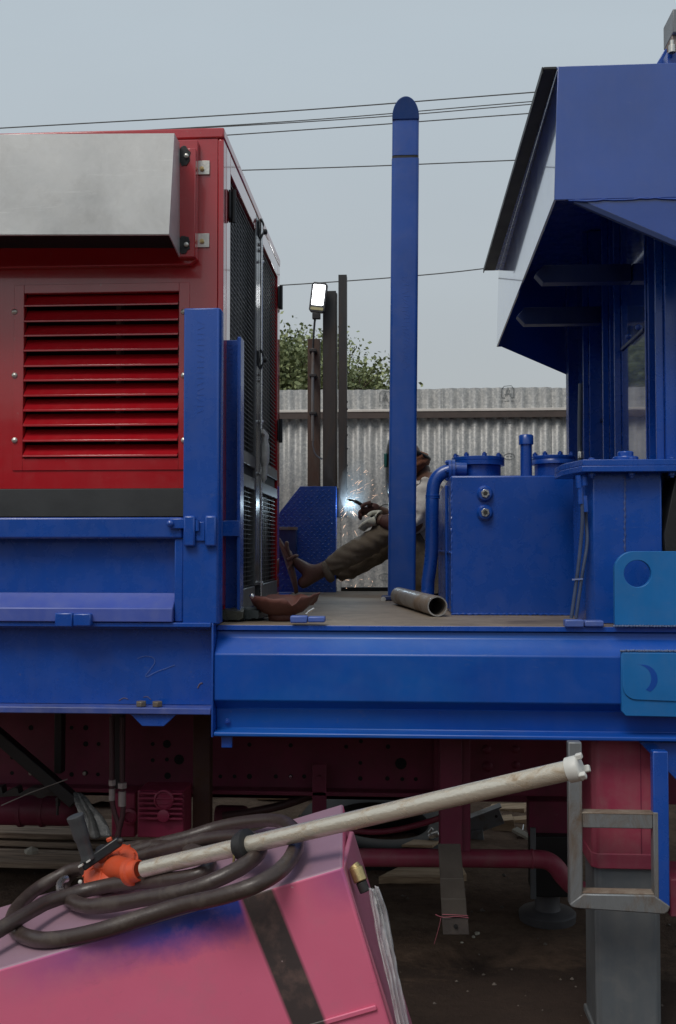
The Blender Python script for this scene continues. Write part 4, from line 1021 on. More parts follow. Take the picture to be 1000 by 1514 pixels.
# ------------------------------------------------------------------ tall blue pipe
vent = thing('upright_post', 'tall blue upright post with rounded dark blue head standing on deck', 'post')
def vent_pipe():
    Y = 4.85
    b = P(594, 885, Y); t = P(600, 180, Y); b.z = DZ+.001
    ax = (t-b).normalized(); L = (t-b).length
    r = 20.2*Y/FPX
    j = (P(599,238,Y)-b).length
    def rr_box(c0, c1, w, dp, cr, nm, mat):
        prof = []
        for (cx, cy, a0) in ((w-cr, dp-cr, 0), (-w+cr, dp-cr, 90), (-w+cr, -dp+cr, 180), (w-cr, -dp+cr, 270)):
            for i in range(6): aa = R(a0+18*i); prof.append((cx+cr*math.cos(aa), cy+cr*math.sin(aa)))
        n = len(prof); vs = [c0+Vector((x,y,0)) for x,y in prof]+[c1+Vector((x,y,0)) for x,y in prof]
        return MB().add(vs, [tuple(range(n-1,-1,-1)), tuple(range(n,2*n))]+[(i,(i+1)%n,n+(i+1)%n,n+i) for i in range(n)]).build(nm, mat, vent, smooth=True)
    rr_box(b, b+ax*(j-.004), r, r*.8, .016, 'post_body', POLEBLUE)
    rr_box(b+ax*(j-.004), b+ax*(j+.010), r*.95, r*.75, .014, 'joint_gap', BLACKP)
    rr_box(b+ax*(j+.010), t, r*.975, r*.78, .016, 'upper_sleeve', POLEBLUE)
    # half round head leaning a little towards the front
    n = 24; arc = [(r*.985*math.cos(R(180*i/n)), r*1.42*math.sin(R(180*i/n))) for i in range(n+1)]+[(-r*.985,-.012),(r*.985,-.012)]
    yo = lambda zz, y0: y0-.22*max(zz,0)
    vs = [t+Vector((x, yo(z_,-r*.86), z_)) for x,z_ in arc]+[t+Vector((x, yo(z_,r*.7), z_)) for x,z_ in arc]; m_ = len(arc)
    MB().add(vs, [tuple(range(m_-1,-1,-1)), tuple(range(m_,2*m_))]+[(i,(i+1)%m_,m_+(i+1)%m_,m_+i) for i in range(m_)]).build('rounded_head', BLUE_DARKER, vent, 0.004)
    mb = MB(); rr = random.Random(3)
    for k in range(26):
        p = P(600+rr.choice((-1.5,0,1.5)), 410+k*5.5, Y-r*.8+.0008); s = rr.choice((0,0,.6,-.6))
        mb.bar(p+Vector((-.013,0,-.013*s)), p+Vector((.013,0,.013*s)), 0.003, 0.003)
    mb.build('mill_mark', BLUE, vent)
    rr_box(b, b+ax*.008, r*1.06, r*.86, .018, 'base_weld', POLEBLUE)
    MB().box(PX(564,Y-.06), PX(584,Y-.06), Y-.11, Y-.03, DZ+.001, PZ(880,Y-.06)).build('base_lug', BLUE_DARK, vent, 0.006)
    MB().cyl(P(567,886,Y-.115), P(567,886,Y-.10), 0.012, n=12).build('lug_bolt', ZINC, vent, smooth=True)
vent_pipe()
seat(vent)

# ------------------------------------------------------------------ loose things on the deck
def loose():
    t = thing('steel_pipe', 'short bare steel pipe lying on the deck by tall blue post', 'pipe')
    r = 0.037
    a = P(647, 895, 3.66); a.z = DZ+r+.001; b = P(590, 880, 4.45); b.z = DZ+r+.001
    d = (b-a).normalized()
    mb = MB(); n = 28
    L = (b-a).length
    mb.lathe([(r*.88, L),(r,L),(r,0.004),(r*.985,0),(r*.86,0),(r*.85,.004),(r*.85,L*.999)], a, d, n)
    mb.build('pipe_wall', PIPESTEEL, t, smooth=True)
    MB().lathe([(r*.862,-.0008),(r*.985,-.0008),(r*.985,.0006),(r*.862,.0006),(r*.862,-.0008)], a, d, n).build('cut_edge', BRIGHT, t, smooth=True)
    seat(t)
    # broken shell bowl
    t = thing('broken_bowl', 'broken red brown bowl shaped shell on the deck edge', 'bowl')
    c = P(417, 917, 3.44); c.z = DZ+.001
    n = 44; rows = [(0.045,0.0),(0.047,0.018),(0.046,0.02),(0.072,0.030),(0.092,0.048),(0.104,0.068),(0.110,0.082)]
    vs = []; fs = []
    for i, (rr, h) in enumerate(rows):
        for k in range(n):
            a2 = 2*math.pi*k/n; x, y = math.cos(a2), math.sin(a2)
            hh = h; ro = rr
            if i >= 5:
                hh -= 0.010*noise.noise(Vector((x*3, y*3, i*.3)))+0.004*random.random()
                if x > 0.55: 
                    e = (x-0.55)/0.45; ro += 0.022*e*(i-4)/2; hh += (0.012*e if y < 0.3 else -0.02*e)
                if 0.25 < x < 0.62 and y < 0: hh -= 0.03*(i-4)/2*math.sin((x-.25)/.37*math.pi)
            vs.append((c.x+x*ro, c.y+y*ro, c.z+max(hh,0)))
    for i in range(len(rows)-1):
        for k in range(n): fs.append((i*n+k, i*n+(k+1)%n, (i+1)*n+(k+1)%n, (i+1)*n+k))
    o = MB().add(vs, fs).build('shell', BOWL, t, smooth=True); m = o.modifiers.new('thick', 'SOLIDIFY'); m.thickness = 0.005
    MB().lathe([(0.001,0.018),(0.045,0.019)], c, (0,0,1), 24).build('bowl_floor', BOWL, t)
    for px, py in ((455,905),(452,908)):
        p = P(px,py,3.36); MB().tube([p, p+Vector((.02,.01,.012))], 0.004, 8).build('wire_clip', BRIGHT, t, smooth=True)
    MB().lathe([(0.008,0),(0.009,0.008),(0.006,0.014),(0,0.014)], P(373,884,3.42), (0,0,1), 10).build('rim_rivet', BRIGHT, t, smooth=True)
    seat(t)
    # two packets
    def packet(nm, lab, px0, px1, py0, py1, Y, dp, mat, rot, cat='packet'):
        x0, x1 = PX(px0,Y), PX(px1,Y); h = (py1-py0)*Y/FPX*.85
        bm = bmesh.new(); bmesh.ops.create_cube(bm, size=1); bmesh.ops.subdivide_edges(bm, edges=bm.edges, cuts=9, use_grid_fill=True)
        for v in bm.verts:
            w = v.co
            sq = 1-0.35*(abs(w.x)*2)**4*.6-0.2*(abs(w.y)*2)**4
            w.z = w.z*sq*h + noise.noise(Vector((w.x*5,w.y*5,w.z*2+px0)))*0.006
            w.x *= (x1-x0); w.y *= dp
        me = bpy.data.meshes.new(nm); bm.to_mesh(me); bm.free()
        o = link(nm, me, mat, smooth=True); o.location = ((x0+x1)/2, Y+dp/2, DZ+h*.5+.004); o.rotation_euler = (0,0,R(rot))
        tag(o, lab, cat)
    packet('plastic_packet', 'olive plastic wrapped packet by corner post on deck', 325, 358, 898, 918, 3.36, 0.14, plain('olive_wrap', (0.05,0.05,0.038), 0.3, 0, 0.3, 30, 0.4), 4)
    packet('folded_packet', 'flat grey green folded packet between olive packet and broken bowl', 356, 388, 896, 916, 3.40, 0.16, plain('green_grey_wrap', (0.04,0.05,0.052), 0.3, 0, 0.3, 30, 0.4), -8)
loose()

# ------------------------------------------------------------------ steel posts, lamp, checker plate behind
def rear_steel():
    Y = 5.72
    zb = DZ+.001
    def post(nm, lab, px0, px1, pyt, mat, Yp, dp, pyb=None):
        t = thing(nm, lab, 'steel post')
        z0 = zb if pyb is None else P(px0, pyb, Yp).z
        x0, x1 = PX(px0,Yp,600), PX(px1,Yp,600); zt = P((px0+px1)/2, pyt, Yp).z; w = 0.005
        MB().box(x0, x1, Yp, Yp+w, z0, zt).build('web', mat, t, 0.001)
        MB().box(x0, x0+w, Yp+w+.0002, Yp+dp, z0, zt-.002).build('flange', mat, t, 0.001)
        MB().box(x1-w, x1, Yp+w+.0002, Yp+dp, z0, zt-.004).build('flange', mat, t, 0.001)
        return t, x0, x1, zt
    t1, a0, a1, at = post('steel_post', 'short rust brown steel post carrying the lit lamp', 455, 473, 501, STEELBROWN, Y, 0.06); seat(t1)
    t2, b0, b1, bt = post('steel_post', 'wide dark steel post right of the lamp', 477.5, 497, 430, STEELDARK, Y, 0.07)
    MB().box(b1+.0005, b1+.006, Y+.01, Y+.05, bt-1.2, bt-.01).build('edge_strip', RAWSTEEL, t2, 0.001); seat(t2)
    t3, c0, c1, ct = post('angle_iron', 'thin tall dark angle iron with ragged edge beside wide post', 500.5, 513, 406, STEELDARK, Y-.03, 0.05, 765)
    MB().box(PX(497,Y), c0+.012, Y-.024, Y-.002, PZ(765,Y), PZ(722,Y)).build('cleat', STEELDARK, t3, 0.002)
    for k in range(9):
        p = P(513.2, 590+k*19+random.uniform(-5,5), Y-.03); MB().lathe([(0.007,0),(0.006,.004),(0,.006)], p, (1,0,0), 7).build('weld_spatter', STEELDARK, t3)
    seat(t3)
    # lamp
    lamp = thing('work_lamp', 'lit white rectangular work lamp on thin pole against sky', 'lamp')
    Yl = Y-.06
    base = [P(464,654,Yl), P(463.5,560,Yl), P(463,520,Yl), P(464,500,Yl), P(466,470,Yl)]
    MB().tube([P(462.5,652,Yl), P(463,515,Yl)], 0.008, 10).build('lamp_pole', RAWSTEEL, lamp, smooth=True)
    MB().tube(spline([P(463,517,Yl), P(464,495,Yl), P(466,470,Yl)], 5), 0.006, 8).build('lamp_stem', BLACKP, lamp, smooth=True)
    MB().tube(spline([P(463,650,Yl), P(463,660,Yl), P(467,672,Yl+.01), P(477,679,Yl+.03)], 6), 0.0045, 8).build('lamp_cable', plain('lamp_cable', (0.12,0.12,0.13), 0.5), lamp, smooth=True)
    for py in (518, 555, 611): MB().box(PX(457.5,Yl,600), PX(468,Yl,600), Yl-.012, Yl+.062, P(463,py+2,Yl).z, P(463,py-2,Yl).z).build('pole_clamp', STEELDARK, lamp, 0.002)
    c = P(471, 440, Yl); ru = Vector((0.12,0,1)).normalized(); rx = Vector((1,0,-0.12)).normalized(); ry = Vector((0,-1,0))
    def slab(w, h, d0, d1, ch):
        prof = [(-w+ch,-h),(w-ch,-h),(w,-h+ch),(w,h-ch),(w-ch,h),(-w+ch,h),(-w,h-ch),(-w,-h+ch)]
        vs = [c+rx*a+ru*b+ry*d0 for a,b in prof]+[c+rx*a+ru*b+ry*d1 for a,b in prof]; n = 8
        return MB().add(vs, [tuple(range(n)), tuple(range(2*n-1,n-1,-1))]+[(i,n+i,n+(i+1)%n,(i+1)%n) for i in range(n)])
    slab(0.045, 0.085, -0.02, 0.012, 0.012).build('lamp_housing', plain('lamp_grey', (0.05,0.052,0.055), 0.4), lamp, 0.003)
    o = slab(0.033, 0.058, 0.0125, 0.0155, 0.004); o.v = [tuple(Vector(v)+ru*.012) for v in o.v]; o.build('led_panel', LEDGLOW, lamp)
    o = slab(0.036, 0.008, 0.0125, 0.015, 0.003); o.v = [tuple(Vector(v)-ru*.066) for v in o.v]; o.build('lamp_reflector', plain('yellow_film', (0.45,0.42,0.22), 0.3), lamp)
    MB().box(PX(462,Yl,600), PX(474,Yl,600), Yl-.015, Yl+.012, P(468,472,Yl).z, P(468,463,Yl).z).build('lamp_bracket', BLACKP, lamp, 0.003)
    seat(lamp)
    # checker plate guard
    g = thing('checker_plate_guard', 'blue checker plate guard with cut corner below the posts', 'guard')
    Yg = 5.62
    q = [P(px,py,Yg) for px,py in ((411,770),(414,757),(444,719),(497,719),(497,840))]
    prof = [(p.x,p.z) for p in q]; prof += [(prof[-1][0], zb), (prof[0][0], zb)]
    MB().prism(prof, 'y', Yg, Yg+.006).build('plate', BLUE_TANK, g, 0.001)
    MB().box(prof[3][0]-.006, prof[3][0], Yg+.0065, Yg+.08, zb, prof[3][1]).build('plate_return', BLUE_TANK, g, 0.001)
    mb = MB(); i = 0
    zz = zb+.02
    while zz < prof[3][1]-.01:
        x = prof[0][0]+.012+(0.016 if i % 2 else 0)
        while x < prof[3][0]-.012:
            # keep inside the cut corner
            if zz < prof[1][1] or (zz-prof[1][1])/(prof[2][1]-prof[1][1]) < (x-prof[1][0])/(prof[2][0]-prof[1][0])-.06:
                s = 1 if i % 2 else -1
                a = Vector((x-.009, Yg-.0003, zz-.006*s)); b = Vector((x+.009, Yg-.0003, zz+.006*s)); d = (b-a).normalized(); nrm = Vector((-d.z,0,d.x))*.0032
                m = (a+b)/2+Vector((0,-.0028,0))
                mb.add([a, (a+b)/2+nrm, b, (a+b)/2-nrm, m], [(0,1,4),(1,2,4),(2,3,4),(3,0,4)])
            x += 0.032
        zz += 0.0165; i += 1
    o = mb.build('checker_bars', paint('checker_blue', (0.025,0.075,0.30), 0.25, 0.1, 0.04), g); o['kind'] = 'stuff'
    MB().box(PX(411,Yg-.03), PX(439,Yg-.03), Yg-.05, Yg-.003, PZ(822,Yg-.03), PZ(781,Yg-.03)).build('guard_pocket', BLUE_DARK, g, 0.003)
    MB().box(PX(410,Yg-.05), PX(440.5,Yg-.05), Yg-.056, Yg-.0505, PZ(783.5,Yg-.05), PZ(779,Yg-.05)).build('pocket_lip', RAWSTEEL, g, 0.001)
    seat(g)
rear_steel()

# ------------------------------------------------------------------ welder
def skin_mesh(name, chains, mat, parent, sub=2, root=0):
    """chains: lists of (pos, radius) or index of a former vertex to branch from"""
    verts, edges, rad = [], [], []
    for ch in chains:
        prev = None
        for it in ch:
            if isinstance(it, int): prev = it; continue
            p, r = it
            verts.append(tuple(p)); rad.append(r if isinstance(r, tuple) else (r, r)); i = len(verts)-1
            if prev is not None: edges.append((prev, i))
            prev = i
    me = bpy.data.meshes.new(name); me.from_pydata(verts, edges, []); me.update()
    o = bpy.data.objects.new(name, me); C.objects.link(o); o.parent = parent
    o.modifiers.new('skin', 'SKIN')
    if not me.skin_vertices: 
        bm = bmesh.new(); bm.from_mesh(me); bm.verts.layers.skin.verify(); bm.to_mesh(me); bm.free()
    for i, sv in enumerate(me.skin_vertices[0].data):
        sv.radius = rad[i]; sv.use_root = (i == root)
    s = o.modifiers.new('sub', 'SUBSURF'); s.levels = sub; s.render_levels = sub
    dg = bpy.context.evaluated_depsgraph_get(); ev = o.evaluated_get(dg)
    nm = bpy.data.meshes.new_from_object(ev); o.modifiers.clear(); old = o.data; o.data = nm; bpy.data.meshes.remove(old)
    nm.materials.clear(); nm.materials.append(mat)
    nm.polygons.foreach_set('use_smooth', [True]*len(nm.polygons))
    return o
def wrinkle(o, amp, sc):
    for v in o.data.vertices:
        w = v.co+Vector((noise.noise(v.co*4), noise.noise(v.co*4+Vector((9,0,0))), noise.noise(v.co*4+Vector((0,9,0)))))*.06
        n = noise.fractal(w*sc, 1.0, 2.0, 3); n2 = abs(noise.noise(Vector((w.x*sc*.7, w.y*sc*.5, w.z*sc*2.0)))); n3 = abs(noise.noise(Vector((w.x*sc*1.8+4, w.y*sc, w.z*sc*1.2))))
        v.co += v.normal*(amp*(n*.5 + .55 - 1.5*min(n2,.5) - .9*min(n3,.5)))
def welder():
    w = thing('person', 'welder sitting on the deck in grey shirt, brown trousers and sandals', 'person')
    Yw = 5.52
    q = lambda px, py, dy=0: P(px, py, Yw+dy)
    hip = q(648, 838, .0); hip.z = DZ+.12
    chest = q(640, 745); neck = q(628, 702); head = q(604, 674)
    kneeN = q(584, 781, -.10); ankN = q(466, 850, -.10); heelN = q(441, 866, -.10); ballN = q(432, 828, -.10); toeN = q(428, 800, -.10)
    hipN = hip+Vector((-.02,-.10,-.01)); hipF = hip+Vector((-.02,.10,-.01))
    kneeF = q(582, 800, .16); ankF = q(492, 851, .16)
    shN = q(636, 722, -.17); elN = q(612, 782, -.20); wrN = q(572, 772, -.14); haN = q(556, 766, -.13)
    shF = q(636, 722, .17); elF = q(600, 775, .2); wrF = q(562, 755, .06); haF = q(548, 752, .04)
    # body: one continuous surface
    ch = [[(hip, .12), (hip.lerp(chest,.5), (.12,.14)), (chest, (.12,.15)), (neck, .055), (q(618,690), .055), (head, (.085,.075)), (q(600,657), (.075,.065))]]
    # vertex ids: hip0 mid1 chest2 neck3 n4 head5 top6
    ch.append([0, (hipN,.085), (hipN.lerp(kneeN,.5),.08), (kneeN,.06), (kneeN.lerp(ankN,.4),.056), (ankN,.037), (heelN+Vector((0,0,.0)),.036)])   # 7..12
    ch.append([11, (q(447,838,-.10),.038), (ballN,(.038,.026)), ])                                              # 13,14
    for k, (dy, l, r) in enumerate(((-.035,1.0,.013),(-.016,1.02,.010),(-.001,.95,.0095),(.013,.86,.009),(.026,.74,.0085))):
        tip = q(424.5, 828-28*l, -.10+dy); ch.append([14, (q(428,822,-.10+dy*.8), r), (q(424,812-8*(l-.7),-.10+dy), r), (tip, r*.9)])
    nxt = 15+15
    ch.append([0, (hipF,.085), (kneeF,.06), (ankF,.037), (q(478,842,.16),.035), (q(462,818,.16),(.035,.024))])
    ch.append([2, (shN,.06), (elN,.045), (wrN,.03), (haN,(.036,.022))])
    i_shN = nxt+5
    ch.append([2, (shF,.06), (elF,.045), (wrF,.03), (haF,(.036,.022))])
    body = skin_mesh('body', ch, SKIN, w, 2)
    # trousers, shirt
    tr = skin_mesh('trousers', [[(hip+Vector((.01,0,.02)),(.15,.16)), (hipN+Vector((-.03,0,.0)),.112), (hipN.lerp(kneeN,.55),.100), (kneeN,.080), (kneeN.lerp(ankN,.35),.068), (kneeN.lerp(ankN,.7),.058), (q(480,848,-.10),.053)],
                                [0, (hipF+Vector((-.03,0,0)),.112), (hipF.lerp(kneeF,.55),.10), (kneeF,.086), (kneeF.lerp(ankF,.5),.08), (ankF,.07)]], TROUSER, w, 3)
    wrinkle(tr, .013, 12)
    cuff = skin_mesh('trouser_cuff', [[(q(477,848.5,-.10),.061), (q(486,844.5,-.10),.065), (q(491,842,-.10),.061)]], TROUSER, w, 2); wrinkle(cuff, .006, 16)
    sh = skin_mesh('shirt', [[(hip+Vector((.015,0,.06)),(.15,.17)), (hip.lerp(chest,.55)+Vector((.02,0,0)),(.15,.18)), (chest+Vector((.015,0,.01)),(.145,.19)), (neck+Vector((.01,0,-.025)),.075)],
                             [2, (shN,.08), (shN.lerp(elN,.5),.068), (elN,.06), (elN.lerp(wrN,.55),.05)], [2, (shF,.08), (elF,.06), (elF.lerp(wrF,.6),.05)]], SHIRT, w, 3)
    wrinkle(sh, .026, 10)
    # sleeves of leather, gloves with fingers
    gl = skin_mesh('glove', [[(elN.lerp(wrN,.25),.052), (wrN,.046), (q(562,768,-.13),(.046,.034))]], GLOVER, w, 2)
    wh = [[(q(566,768,-.13),(.045,.03)), (q(555,770,-.13),(.042,.026)), (q(548,773,-.13),(.036,.02))]]
    for k in range(4): wh.append([2, (q(543-k*.6,771+k*3,-.155+k*.018),.0105), (q(536+k*1.2,775+k*2.4,-.155+k*.018),.0095), (q(530+k*2.4,782+k*1.2,-.15+k*.018),.0085)])
    wh.append([0, (q(560,757,-.12),.013), (q(550,758,-.12),.0115), (q(543,763,-.12),.010)])
    skin_mesh('glove', wh, GLOVE, w, 2)
    wf = [[(wrF,.04), (haF,(.04,.028)), (q(541,755,.03),(.034,.022))]]
    for k in range(4): wf.append([2, (q(536,753+k*2.5,.0+k*.018),.0115), (q(531,758+k*2,.0+k*.018),.0105), (q(535,764+k*1.5,.0+k*.018),.0095)])
    wf.append([1, (q(546,744,-.01),.013), (q(538,746,-.02),.0115), (q(533,751,-.02),.010)])
    skin_mesh('glove', wf, GLOVER, w, 2)
    # head cloth and cap, welding helmet with visor
    hc = skin_mesh('head_cloth', [[(q(605,672),(.104,.10)), (q(612,687),(.108,.10)), (q(621,700),(.092,.09))]], CLOTHBROWN, w, 3); wrinkle(hc, .016, 14)
    skin_mesh('cap', [[(q(597,659),(.10,.10)), (q(605,665),(.118,.11))]], plain('cap_tan', (0.34,0.27,0.18), 0.8), w, 2)
    MB().tube([q(606,667)+Vector((math.cos(a)*.104, math.sin(a)*.098, -.045*math.cos(a))) for a in [i*math.pi/14 for i in range(28)]], 0.012, 8, closed=True).build('helmet_band', BLACKP, w, smooth=True)
    HEL = plain('helmet_black', (0.02,0.022,0.024), 0.3)
    vs, fs = [], []
    n, m = 14, 12
    hcn = q(603, 686)
    for i in range(m+1):
        t = i/m; zz = .13-.31*t
        for k in range(n+1):
            a = math.pi*(k/n) - math.pi/2
            rx = .112*(1-.25*(abs(t-.45)*1.6)**3); ry = .115*(1-.3*max(0,t-.5))
            vs.append(hcn+Vector((-math.cos(a)*rx-.004-.07*t*.15, math.sin(a)*ry, zz)))
    for i in range(m):
        for k in range(n): fs.append((i*(n+1)+k, i*(n+1)+k+1, (i+1)*(n+1)+k+1, (i+1)*(n+1)+k))
    o = MB().add(vs, fs).build('helmet_shell', HEL, w, smooth=True); s = o.modifiers.new('t', 'SOLIDIFY'); s.thickness = .006
    MB().box(hcn.x-.128, hcn.x-.112, hcn.y-.055, hcn.y+.055, hcn.z-.02, hcn.z+.055).build('helmet_visor', plain('visor_green', (0.02,0.10,0.09), 0.1), w, 0.004)
    # sandal: sole, straps
    s0, s1 = q(411.5,796,-.10), q(438.5,877.5,-.10)
    d = (s1-s0).normalized(); nrm = Vector((d.z,0,-d.x)); 
    if nrm.x < 0: nrm = -nrm
    L = (s1-s0).length; out = []
    for k in range(24):
        a = 2*math.pi*k/24; u = (math.cos(a)*.5+.5); v = math.sin(a)
        wd = .048 if u < .5 else .040
        out.append((u*L, math.copysign(abs(v)**.7, v)*wd*(1-.18*abs(u-.62))))
    vs = [s0+d*u+Vector((0,v,0))-nrm*.010+nrm*.02*math.sin(u/L*3.1) for u,v in out]+[s0+d*u+Vector((0,v,0))+nrm*.010+nrm*.02*math.sin(u/L*3.1) for u,v in out]; n = 24
    MB().add(vs, [tuple(range(n-1,-1,-1)), tuple(range(n,2*n))]+[(i,(i+1)%n,n+(i+1)%n,n+i) for i in range(n)]).build('sandal_sole', SANDAL, w, 0.003)
    MB().tube(spline([q(425,828,-.148), q(436,822,-.14), q(440,822,-.10), q(436,822,-.06), q(425,828,-.052)], 6), 0.0085, 8).build('sandal_strap', SANDAL, w, smooth=True)
    MB().tube(spline([q(427,842,-.146), q(431,832,-.142), q(430,818,-.125), q(423,812,-.115)], 6), 0.008, 8).build('sandal_strap', SANDAL, w, smooth=True)
    seat(w)
    # torch
    t = thing('welding_torch', 'curved black welding torch held in the gloved hand', 'torch')
    MB().tube(spline([q(516,739,-.02), q(525,741,-.02), q(535,747,0), q(542,757,.02), q(556,766,.03), q(575,778,.05)], 7), [0.006]*7+[0.010]*29, 10).build('torch_neck', BLACKP, t, smooth=True)
    MB().tube([q(514,738.5,-.02), q(517.5,739.3,-.02)], 0.004, 8).build('torch_tip', BRASS, t, smooth=True)
    MB().tube(spline([q(560,752,.03), q(566,747,.03), q(573,746,.02), q(578,750,.02)], 6), 0.0025, 6).build('torch_trigger_wire', BLACKP, t, smooth=True)
    seat(t)
    # sparks: thin glowing streaks from the weld
    rr = random.Random(11); mb = MB()
    for k in range(95):
        mode = rr.random()
        if mode < .62:
            o = q(514, 740, 0.05); ang = rr.uniform(-2.4, 1.0); L0 = abs(rr.gauss(0, .13))+.01
            p = o+Vector((math.cos(ang)*L0*rr.uniform(.3,1), rr.uniform(-.08,.15), math.sin(ang)*L0*1.1)); d = Vector((math.cos(ang), rr.uniform(-.3,.3), math.sin(ang)))
        elif mode < .82:
            o = q(525, 716, 0.05); p = o+Vector((rr.uniform(-.05,.15), rr.uniform(-.05,.1), rr.uniform(-.08,.09))); d = Vector((.8, 0, .55+rr.uniform(-.4,.4)))
        else:
            p = q(rr.uniform(500,560), rr.uniform(855,872), rr.uniform(.1,.25)); p.z = max(p.z, DZ+.004); d = Vector((rr.uniform(-1,1), 0, rr.uniform(-.1,.6)))
        d.normalize(); l = rr.choice((.004,.006,.01,.02,.035)); r0 = rr.choice((.0006,.0008,.0011,.0017))
        mb.tube([p, p+d*l*.6, p+d*l], [r0, r0*.8, r0*.2], 4)
    s = mb.build('welding_sparks', SPARK); s['kind'] = 'stuff'; s['label'] = 'orange welding sparks flying below the angle iron'; s['category'] = 'sparks'
    a = q(516, 772, .13); b = thing('welding_arc', 'small bright blue white arc behind the end of angle iron', 'arc')
    MB().lathe([(0,-.012),(.008,-.008),(.011,0),(.008,.008),(0,.012)], q(506,762,.235), (0,0,1), 10).build('arc_core', ARC, b, smooth=True)
    seat(b)
    # thin smoke drifting up from the weld
    bm = bmesh.new(); bmesh.ops.create_icosphere(bm, subdivisions=3, radius=1.0)
    sc = q(526, 722, .12)
    for v in bm.verts: v.co = sc+Vector((v.co.x*.085, v.co.y*.07, v.co.z*.17))*(1+.25*noise.noise(v.co*2.0))
    me = bpy.data.meshes.new('welding_smoke'); bm.to_mesh(me); bm.free()
    sm = bpy.data.materials.new('weld_smoke'); sm.use_nodes = True; nt = sm.node_tree; nt.nodes.remove(nt.nodes['Principled BSDF'])
    pv = nt.nodes.new('ShaderNodeVolumePrincipled'); pv.inputs['Color'].default_value = (0.72, 0.82, 0.9, 1); pv.inputs['Density'].default_value = 1.8
    nt.links.new(pv.outputs[0], nt.nodes['Material Output'].inputs['Volume'])
    so = link('welding_smoke', me, sm); so['kind'] = 'stuff'; so['label'] = 'thin pale blue smoke rising beside the angle iron'; so['category'] = 'smoke'
    ld = bpy.data.lights.new('arc_light', 'POINT'); ld.energy = 1.6; ld.color = (0.65, 0.85, 1.0); ld.shadow_soft_size = 0.02
    lo = bpy.data.objects.new('arc_light', ld); C.objects.link(lo); lo.location = q(518, 745, .12)
welder()

# ------------------------------------------------------------------ corrugated fence
def fence():
    f = thing('corrugated_fence', 'spangled galvanised corrugated sheet fence behind the truck', 'fence')
    Y = 8.2; pitch = 0.094; amp = 0.0115
    zt = PZ(574, Y, 700)
    def ys(x): return Y - amp*math.sin(2*math.pi*x/pitch) - 0.004*math.sin(x*1.7)
    W = pitch*9; x = -5.6; i = 0
    while x < 5.6:
        n = 9*10; vs = []; fs = []
        top = zt + random.uniform(-.004, .003); off = -0.0025 if i % 2 else 0
        zs = [0.02, 0.6, 1.2, 1.6, 2.0, top]
        for z in zs:
            for k in range(n+1):
                xx = x+(W+.03)*k/n; vs.append((xx, ys(xx)+off+.002*math.sin(z*3+xx), z))
        for a in range(len(zs)-1):
            for k in range(n): fs.append((a*(n+1)+k, a*(n+1)+k+1, (a+1)*(n+1)+k+1, (a+1)*(n+1)+k))
        o = MB().add(vs, fs).build('corrugated_sheet', SPANGLE, f, smooth=True)
        s = o.modifiers.new('thick', 'SOLIDIFY'); s.thickness = 0.001
        x += W; i += 1
    zr = PZ(605, Y, 700)
    MB().box(-5.6, 5.6, Y-.055, Y-.013, zr-.022, zr-.0005).build('rail_ledge', plain('rail_lit_top', (0.66,0.62,0.57), 0.7, 0, 0.12, 6), f, 0.003)  # pale colour holds the light on the rail's top leg
    MB().box(-5.6, 5.6, Y-.050, Y-.044, zr-.075, zr-.0225).build('fence_rail', plain('rail_brown', (0.075,0.055,0.048), 0.7), f, 0.002)
    for x in (-3.3, -1.12, 1.05, 3.2): MB().box(x, x+.06, Y+.03, Y+.09, 0, zt-.05).build('fence_post', STEELBROWN, f, 0.003)
    # printed marks: a shed emblem with a line of lettering, and an oval stamp
    INK = plain('fence_print', (0.19,0.20,0.20), 0.7)
    def decal(polys, nm):
        mb = MB()
        for poly in polys:
            pts = []
            for a, b in zip(poly[:-1], poly[1:]):
                m = max(2, int((Vector(b)-Vector(a)).length/1.2))
                for k in range(m): pts.append(Vector(a).lerp(Vector(b), k/m))
            pts.append(Vector(poly[-1]))
            L = []; Rr = []
            for k, p in enumerate(pts):
                d = (pts[min(k+1,len(pts)-1)]-pts[max(k-1,0)]).normalized(); nn = Vector((-d.y, d.x))*0.5
                for lst, s in ((L, 1), (Rr, -1)):
                    w = P(p.x+nn.x*s, p.y+nn.y*s, Y); lst.append((w.x, ys(w.x)-.0065, w.z))
            n = len(pts); mb.add(L+Rr, [(k,k+1,n+k+1,n+k) for k in range(n-1)])
        mb.build(nm, INK, f)
    def emblem(cx, cy, s):
        e = lambda pts: [(cx+a*s, cy+b*s) for a, b in pts]
        return [e([(-9,8),(-9,-5),(-5,-9),(5,-9),(9,-5),(9,8)]), e([(-9,8),(-4,8)]), e([(9,8),(4,8)]), e([(-4,6),(0,-7),(4,6)]), e([(-5,3),(5,3)]), e([(-3,-2),(3,-2)]), e([(-2,6),(0,0),(3,6)]),
                e([(-10,13),(-7,13)]), e([(-5,13),(-3,13)]), e([(-2,13),(2,13)]), e([(4,13),(9,13)])]
    def oval(cx, cy, s): return [[(cx+9*s*math.cos(a), cy+5*s*math.sin(a)) for a in [i*math.pi/10 for i in range(21)]], [(cx-5*s,cy),(cx-1*s,cy)], [(cx+1*s,cy),(cx+5*s,cy)]]
    decal(emblem(751, 580, 1.0), 'printed_emblem'); decal(emblem(570, 587, .95), 'printed_emblem')
    decal(oval(753, 675, 0.9), 'oval_stamp'); decal([[(746,626),(750,626)],[(752,626),(757,626)]], 'printed_line'); decal(oval(569, 853, 1.0), 'oval_stamp'); decal([[(567,636),(571,636)],[(573,636),(577,636)]], 'printed_line')
    seat(f)
fence()

